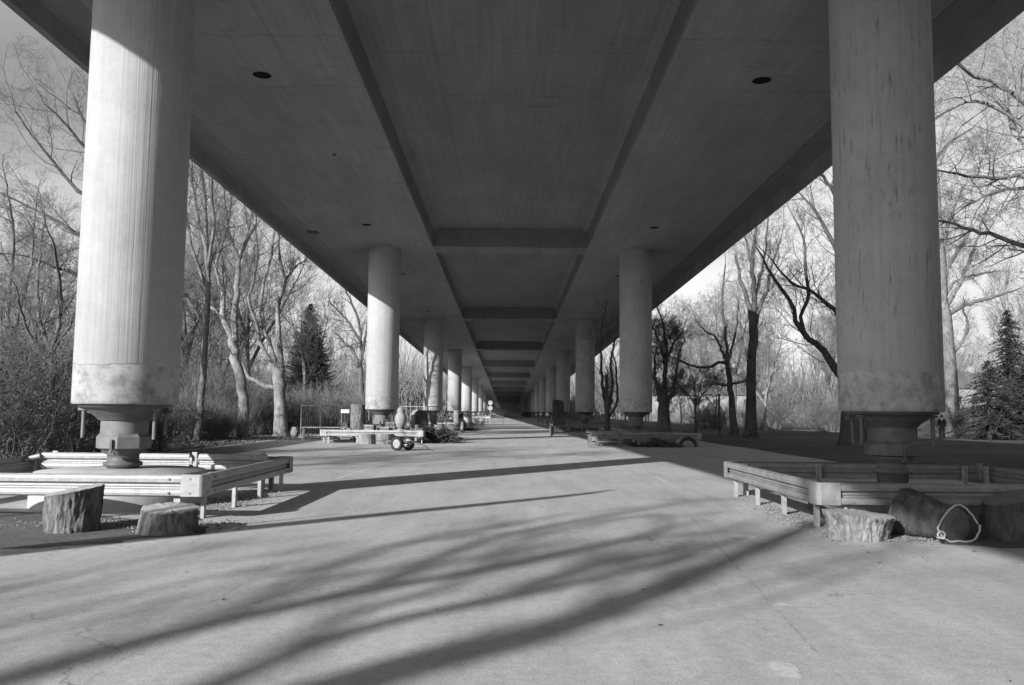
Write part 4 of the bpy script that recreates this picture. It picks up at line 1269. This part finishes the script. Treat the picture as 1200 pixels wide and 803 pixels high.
def tyre_wheel(R_, w, parent, M, name='wheel'):
    a = MB(); n = 28
    prof = [(R_*.66, -w*.4), (R_*.80, -w*.5), (R_*.95, -w*.45), (R_, -w*.25), (R_, w*.25), (R_*.95, w*.45), (R_*.80, w*.5), (R_*.66, w*.4), (R_*.66, -w*.4)]
    a.lathe(prof, n, M, cap=False)
    for k in range(24):
        an = 2 * math.pi * k / 24
        a.box(R_*.985, R_*1.03, -.022, .022, -w*.42, w*.42, M @ Matrix.Rotation(an, 4, 'Z'))
    ty = a.build(name, M_RUB, parent)
    MB().lathe([(R_*.64, -w*.3), (R_*.58, -w*.1), (R_*.25, -w*.16), (R_*.22, -w*.34), (R_*.1, -w*.36)], 24, M, cap=True).build('rim', M_CUT, ty)
    return ty
cy_ = 35.6
t = thing('hand_cart', 'small two wheeled trailer cart with pale rims, parked before the second left guardrail', 'cart', (X(474, cy_), cy_, 0), R(62))
for s in (-.42, .42):
    tyre_wheel(.29, .16, t, Matrix.Translation((s, 0, .30)) @ Matrix.Rotation(R(90), 4, 'Y'))
MB().tube([(-.42, 0, .30), (.42, 0, .30)], .035, 8).build('axle', M_DARK, t)
f = MB()
for x in (-.30, .30): f.box(x-.03, x+.03, -.5, 1.2, .34, .41)
for y in (-.5, .0, .6, 1.14): f.box(-.269, .269, y, y + .06, .35, .40)
f.build('frame', M_STUMP, t)
MB().tube([(0, -.5, .37), (0, -1.0, .30), (0, -1.35, .12)], .03, 8).build('drawbar', M_DARK, t)
def barrel(label, x, y, h, r_, m):
    t = thing('barrel', label, 'barrel', (x, y, 0), 0, 'barrels in the yard by the left columns')
    MB().lathe([(r_*.97, 0), (r_, .02), (r_, h*.32), (r_*1.04, h*.34), (r_, h*.36), (r_, h*.65), (r_*1.04, h*.67), (r_, h*.69), (r_, h-.02), (r_*1.02, h)], 24).build('drum', m, t)
    MB().lathe([(r_*.93, h+.001), (r_*.9, h+.012), (.03, h+.014)], 24).build('lid', M_DARK, t)
barrel('dark steel barrel left of the upright thick log section', X(408, 48), 48.3, 1.0, .3, M_DARK)
barrel('pale steel barrel right of the timber carving', X(489, 45.5), 45.3, .95, .29, M_GALVD)
barrel('grey steel barrel behind the brushwood heap', X(516, 47), 47, .95, .3, M_GALVD)
barrel('dark steel barrel before the fourth left column', X(550, 96), 96, 1.1, .35, M_DARK)
rr_ = random.Random(44)
for k_, (px, y, w_, h_) in enumerate(((440, 44.2, .5, .95), (455, 44.5, .6, .85), (462, 45, .4, 1.1))):
    t = thing('tool_crate', ('small slatted crate left of the second left bearing', 'wide slatted crate before the second left bearing', 'tall slatted crate right of the second left bearing')[k_], 'crate', (X(px, y), y - 1.2, 0), R(12 * k_ - 8), 'slatted crates round the second left bearing')
    MB().box(-w_/2, w_/2, -.24, .24, .04, h_).build('crate_body', M_STUMP, t)
    for q in range(5):
        z_ = .05 + q * (h_ - .12) / 4
        MB().box(-w_/2-.015, w_/2+.015, -.262, -.243, z_, z_ + .09).build('slat', M_STUMPL, t)
# dark brush pile, pile of boards
def pile(label, x, y, w, h, n, seed, m, name='brush_pile', rad=.02):
    r = random.Random(seed); polys = []
    t = thing(name, label, 'pile', (x, y, 0))
    for k in range(n):
        a = r.uniform(0, 6.28); q = r.random()
        c = Vector((r.gauss(0, w * .35), r.gauss(0, w * .22), abs(r.gauss(0, h * .35))))
        d = Vector((math.cos(a), math.sin(a), r.uniform(-.3, .5))) * r.uniform(.2, .5)
        p = [c - d, c - d * .3 + rvec(r) * .04, c + d * .3 + rvec(r) * .04, c + d]
        for v in p: v.z = max(.02, v.z)
        polys.append((p, [rad, rad, rad * .8, rad * .5]))
    polymesh('twigs', polys, m, t, sides=(5, 4, 4)); return t
pile('dark brushwood heap at the right corner of the second left guardrail', X(513, 44.5), 44.5, 1.3, .9, 900, 3, M_BARKD)
pile('low brushwood heap inside the third left guardrail', X(545, 74), 73, 1.6, 1.0, 500, 4, M_BARKD)
# rubbish bin and stone by the broad tree
t = thing('litter_bin', 'dark round litter bin at the foot of the broad pale tree', 'bin', (X(341, 54), 54, 0))
MB().lathe([(.24, 0), (.28, .75), (.30, .78), (.30, .82), (.26, .82)], 20).build('bin_body', M_DARK, t)
MB().lathe([(.31, .822), (.28, .93), (.10, 1.0)], 20).build('lid', M_DARK, t)
def rock(label, x, y, sx, sy, sz, seed, m, name='stone_block'):
    import bmesh
    bm = bmesh.new(); bmesh.ops.create_icosphere(bm, subdivisions=4, radius=1)
    for v in bm.verts:
        n_ = mn.noise(v.co * 1.3 + Vector((seed, 0, 0))) * .30 + mn.noise(v.co * 4 + Vector((seed, 3, 0))) * .07
        c = v.co * (1 + n_)
        c = Vector((max(-.85, min(.85, c.x)), max(-.85, min(.85, c.y)), max(-.75, min(.8, c.z))))
        v.co = Vector((c.x * sx, c.y * sy, (c.z + .72) * sz))
    me = bpy.data.meshes.new(name); bm.to_mesh(me); bm.free(); me.materials.append(m)
    me.polygons.foreach_set('use_smooth', [True] * len(me.polygons))
    o = bpy.data.objects.new(name, me); o.location = (x, y, 0); col.objects.link(o)
    return tag(o, label, 'stone')
rock('big dark rounded rock right of the two stone and timber carvings', X(494, 47.4), 47.4, .52, .45, 1.15, 17, M_STONED, 'boulder')
rock('pale squarish stone block beside the dark litter bin', X(347.5, 51.5), 51.5, .32, .3, .42, 2, M_STONE)
rock('pale boulder by the brushwood heap right of the second left column', X(505, 46.8), 46.8, .4, .4, .5, 6, M_STONE)
stump('short upright log next to the brushwood heap right of the second left column', X(499, 47.2), 47.2, .24, .22, 1.2, seed=31, name='standing_log', bark=M_STUMPL, cut=M_CUTL)
stump('thin leaning carved log beside the right mesh fence panel', X(508, 48), 48, .2, .18, 1.5, seed=32, name='standing_log', bark=M_STUMPL, cut=M_CUTL, lean=(.15, 0))
# third to sixth left columns: work benches, logs, wheels, signs
def bench(label, x, y, rz=0.0, w=1.8, m=None, group='work benches beside the left columns'):
    t = thing('work_bench', label, 'bench', (x, y, 0), rz, group)
    tb = MB()
    for k in range(4): tb.box(-w/2, w/2, -.36 + k*.18, -.36 + k*.18 + .165, .72, .77)
    tb.build('bench_top', m or M_STUMPL, t)
    for a in (-w/2 + .15, w/2 - .15):
        for b in (-.28, .28): MB().box(a-.04, a+.04, b-.04, b+.04, 0, .718).build('leg', M_STUMP, t)
    MB().box(-w/2 + .1, w/2 - .1, -.02, .02, .25, .32).build('stretcher', M_STUMP, t)
    return t
bench('pale plank work bench before the third left column', X(534, 71), 71)
bench('pale plank work bench before the fourth left column', X(553, 101), 101)
bench('pale plank work bench before the fifth left column', X(562, 130), 130, 0, 2.4)
t = thing('tyre_stack', 'dark tyre standing upright at the corner of the third left guardrail', 'tyre', (X(543, 68), 68, 0), R(30))
tyre_wheel(.5, .24, t, Matrix.Translation((0, 0, .52)) @ Matrix.Rotation(R(90), 4, 'Y'), 'tyre')
t = thing('tractor_tyre', 'large dark tyre leaning by the third left column', 'tyre', (X(547, 79), 76, 0), R(70))
tyre_wheel(.75, .35, t, Matrix.Translation((0, 0, .77)) @ Matrix.Rotation(R(84), 4, 'Y'), 'tyre')
rock('pale rough stone before the third left guardrail', X(528, 69), 69, .4, .35, .4, 9, M_STONE)
rock('dark rough stone before the fourth left guardrail', X(548, 98), 98, .5, .4, .5, 10, M_STONED)
for lab, px, y, rr, h in (('log round before the third left guardrail', 521, 70.5, .35, .6), ('log round left of the fourth left column', 545, 100, .4, .7), ('log round right of the fourth left column', 556, 99, .4, .8),
                          ('log round by the round traffic signs', 566, 125, .4, .7), ('tall carved log inside the third left guardrail', 536, 75.5, .28, 1.8), ('tall carved log inside the fourth left guardrail', 551, 104.5, .3, 1.9)):
    stump('pale ' + lab, X(px, y), y, rr, rr * .95, h, seed=int(px), name='standing_log', bark=M_STUMPL, cut=M_CUTL)
t = thing('traffic_sign', 'two blank round sign discs on one pole at the far left roadside', 'sign', (X(575.5, 118), 118, 0))
MB().tube([(0, 0, 0), (0, 0, 3.3)], .045, 8).build('pole', M_GALV, t)
for z in (3.0, 2.25):
    MB().lathe([(.33, -.02), (.34, 0), (.33, .02)], 28, Matrix.Translation((0, -.07, z)) @ Matrix.Rotation(R(90), 4, 'X')).build('disc', M_GALV, t)
t = thing('road_barrier', 'white trestle barrier beside the far round signs', 'barrier', (X(581, 112), 112, 0))
MB().box(-1.3, 1.3, -.03, .03, .85, 1.05).build('board', M_WHITE, t)
for x in (-1.1, 1.1): MB().tube([(x, -.3, 0), (x, 0, .86), (x, .3, 0)], .03, 6).build('leg', M_GALVD, t)

bench('low pale plank bench at the left end of the second left guardrail', X(378, 45), 46, R(6), 2.6)
bench('plank bench behind the cart inside the second left guardrail square', X(481, 44), 44.2, R(-8), 1.6)
bench('plank bench beside the pale boulder right of the second left column', X(512, 52), 52, R(20), 1.6)
for k_, (px, y, w_) in enumerate(((398, 44.2, 1.5), (529, 78, 1.8), (559, 108, 2.2))):
    t = thing('timber_stack', ('stack of sawn boards inside the left end of the second left guardrail', 'stack of sawn boards beside the third left column', 'stack of sawn boards beside the fourth left column')[k_], 'timber', (X(px, y), y, 0), R(5 * k_), 'stacks of boards by the left columns')
    rr_ = random.Random(k_)
    for q in range(4):
        for v in range(4):
            MB().box(-w_/2 + rr_.uniform(-.1, .1), w_/2 + rr_.uniform(-.1, .1), -.42 + v*.22, -.24 + v*.22, .06 + q*.11, .12 + q*.11).build('board', M_STUMPL, t)
        if q < 3:
            for xx in (-w_*.35, w_*.35): MB().box(xx-.03, xx+.03, -.42, .42, .122 + q*.11, .168 + q*.11).build('spacer', M_STUMP, t)
# right side, second and third stations
t = thing('timber_slab', 'big dark upright timber slab leaning beside the third right column', 'timber slab', (X(655, 63), 63, 0), R(8))
MB().add([(-.50, -.14, 0), (.55, -.14, 0), (.38, -.10, 2.62), (-.42, -.10, 2.70), (-.50, .14, 0), (.55, .14, 0), (.38, .16, 2.62), (-.42, .16, 2.70)],
         [(0,1,2,3), (7,6,5,4), (0,4,5,1), (1,5,6,2), (2,6,7,3), (3,7,4,0)]).build('slab', mat_bark('dark_slab_wood', .03, .07, .2, 10, .04), t)
for a in (-.75, -.62): MB().tube([(a, -.3, 0), (a + .25, 0, 1.5)], .05, 8).build('prop', M_STUMP, t)
bench('dark plank bench in the shade before the second right guardrail', X(709, 40.5), 40.5, R(4), 1.8, M_STUMP, 'shaded benches beside the right columns')
bench('dark plank bench in the shade left of the third right column', X(668, 58), 58, 0, 2.8, M_STUMP, 'shaded benches beside the right columns')
lying_log('dark log lying inside the second right guardrail near the bearing', (6.6, 41.6, .3), (8.4, 42.2, .32), .28, .3, 7)
pile('dark firewood heap before the second right column', 7.4, 41.9, 1.2, .5, 260, 8, M_BARKD, 'firewood_heap', .05)
t = thing('tractor_tyre', 'dark tyre half sunk in front of the right end of the second right guardrail', 'tyre', (X(806, 41.2), 41.2, 0), R(92))
MB().tube([(.0, -.40 * math.cos(math.pi*k/14), .05 + .40 * math.sin(math.pi*k/14)) for k in range(15)], .09, 10).build('tyre', M_RUB, t)
for lab, px, y, rr, h in (('beside the second right bearing', 757, 43.2, .32, .8), ('at the left end of the second right guardrail', 699, 42.2, .22, .5), ('under the third right guardrail', 665, 70.8, .35, .6), ('before the fourth right column', 648, 98, .4, .9)):
    stump('dark log round ' + lab, X(px, y), y, rr, rr, h, seed=int(px) + 3, name='log_round', bark=M_STUMP, cut=M_CUTD)
t = thing('marker_post', 'thin dark post on the shaded grass beside the young tree', 'post', (X(843, 66), 66, 0))
MB().tube([(0, 0, 0), (0, 0, 3.2)], .09, 8).build('pole', M_DARK, t)
MB().lathe([(.11, 3.2), (.12, 3.3), (.03, 3.36)], 10).build('cap', M_DARK, t)
M_WHITE = M_GALV
t = thing('park_lamp', 'slim pale lamp post in the sunlight behind the tall black trunk', 'lamp post', (X(896, 100), 100, 0))
MB().tube([(0, 0, 0), (0, 0, 4.0)], .07, 8).build('pole', M_WHITE, t)
MB().lathe([(.08, 4.0), (.2, 4.1), (.26, 4.35), (.1, 4.5)], 12).build('lamp_head', M_GALV, t)

# pale houses far behind the right wood
def house(label, x, y, w, d, h, rh, rz, rows, cols):
    t = thing('house', label, 'house', (x, y, 0), rz, 'houses far behind the right wood')
    MB().box(-w/2, w/2, -d/2, d/2, -.2, h).build('wall', M_PLASTER, t)
    e = .4
    vs = [(-w/2-e, -d/2-e, h+.01), (w/2+e, -d/2-e, h+.01), (w/2+e, d/2+e, h+.01), (-w/2-e, d/2+e, h+.01), (-w/2-e, 0, h+rh), (w/2+e, 0, h+rh)]
    rf = MB().add(vs, [(0,1,5,4), (2,3,4,5), (0,4,3), (1,2,5), (3,2,1,0)]).build('roof', M_ROOF, t)
    MB().box(w*.2, w*.2+.7, -.4, .4, h+rh*.5, h+rh+.9).build('chimney', M_PLASTER, rf)
    for a in range(rows):
        for b in range(cols):
            wx = -w/2 + w*(b+.5)/cols; wz = 1.0 + a*2.8
            f = MB().box(wx-.65, wx+.65, -d/2-.05, -d/2-.003, wz-.08, wz+1.5).build('window', M_WHITE, t)
            MB().box(wx-.55, wx+.55, -d/2-.06, -d/2-.052, wz, wz+1.4).build('pane', M_GLASS, f)
    return t
house('pale plastered house glimpsed right of the nearest right column', 80, 146, 16, 9, 6.6, 3.2, R(12), 2, 5)
house('pale plastered house glimpsed between the black trunks', 50, 200, 18, 9, 6.2, 3.4, R(-6), 2, 5)
house('pale plastered house glimpsed left of the black trunks', 38, 185, 9, 8, 5.8, 3.0, R(8), 2, 3)

# ------------------------------------------------------------------ two walkers
def person(label, x, y, rz, H, seed, stride=.2, arm=.1):
    t = thing('person', label, 'person', (x, y, 0), rz)
    k = H / 1.75
    J = {'pel': (0, 0, .95), 'wst': (0, 0, 1.10), 'chs': (0, -.01, 1.32), 'nk': (0, 0, 1.48), 'nk2': (0, .01, 1.55), 'hd': (0, .02, 1.64), 'hdt': (0, .015, 1.72)}
    rad = {'pel': (.15, .11), 'wst': (.14, .10), 'chs': (.17, .115), 'nk': (.07, .06), 'nk2': (.055, .055), 'hd': (.085, .10), 'hdt': (.06, .075)}
    E = [('pel', 'wst'), ('wst', 'chs'), ('chs', 'nk'), ('nk', 'nk2'), ('nk2', 'hd'), ('hd', 'hdt')]
    for s, n_ in ((-1, 'l'), (1, 'r')):
        st = stride * s
        J.update({n_+'hip': (s*.09, 0, .88), n_+'kn': (s*.10, st*.4+.03, .50), n_+'an': (s*.10, st*.9-.02, .10), n_+'ft': (s*.11, st*.9+.13, .04),
                  n_+'sh': (s*.19, 0, 1.42), n_+'el': (s*.25, -.03-st*.3, 1.14), n_+'wr': (s*.25, .05-st*.6, .90), n_+'hn': (s*.245, .08-st*.7, .81)})
        rad.update({n_+'hip': (.10, .10), n_+'kn': (.06, .065), n_+'an': (.042, .048), n_+'ft': (.045, .035), n_+'sh': (.07, .07), n_+'el': (.048, .05), n_+'wr': (.034, .034), n_+'hn': (.03, .04)})
        E += [('pel', n_+'hip'), (n_+'hip', n_+'kn'), (n_+'kn', n_+'an'), (n_+'an', n_+'ft'), ('chs', n_+'sh'), (n_+'sh', n_+'el'), (n_+'el', n_+'wr'), (n_+'wr', n_+'hn')]
    def skin(name, names, edges, m, grow=0.0, root='pel'):
        idx = {a: i for i, a in enumerate(names)}
        me = bpy.data.meshes.new(name)
        me.from_pydata([tuple(Vector(J[a]) * k) for a in names], [(idx[a], idx[b]) for a, b in edges], [])
        o = bpy.data.objects.new(name, me); col.objects.link(o); o.parent = t
        me.materials.append(m)
        md = o.modifiers.new('skin', 'SKIN'); md.use_smooth_shade = True
        for i, a in enumerate(names):
            me.skin_vertices[0].data[i].radius = ((rad[a][0] + grow) * k, (rad[a][1] + grow) * k)
            me.skin_vertices[0].data[i].use_root = (a == root)
        o.modifiers.new('sub', 'SUBSURF').levels = 1
        o.modifiers['sub'].render_levels = 2
        return o
    skin('body', list(J), E, M_SKIN)
    up = ['pel', 'wst', 'chs', 'nk', 'lsh', 'lel', 'lwr', 'rsh', 'rel', 'rwr']
    skin('coat', up, [e for e in E if e[0] in up and e[1] in up], M_COAT, .022)
    lo = ['wst', 'pel', 'lhip', 'lkn', 'lan', 'rhip', 'rkn', 'ran']
    skin('trousers', lo, [e for e in E if e[0] in lo and e[1] in lo], M_JEAN, .014)
    hr = MB(); hr.lathe([(.03*k, 1.80*k), (.075*k, 1.775*k), (.098*k, 1.72*k), (.10*k, 1.65*k), (.085*k, 1.60*k)], 18, Matrix.Translation((0, -.022*k, 0)), cap=True)
    hr.build('hair', M_HAIR, t)
    for s in (-1, 1):
        sx = J['lan' if s < 0 else 'ran']
        MB().box(sx[0]*k-.05, sx[0]*k+.05, sx[1]*k-.07, sx[1]*k+.21, 0, .09).build('shoe', M_DARK, t)
    return t
p = at(1104, 512, 62); person('walker in a dark coat seen from behind, right beside the nearest right column', p.x, 62, R(-12), 1.76, 2, -.2)
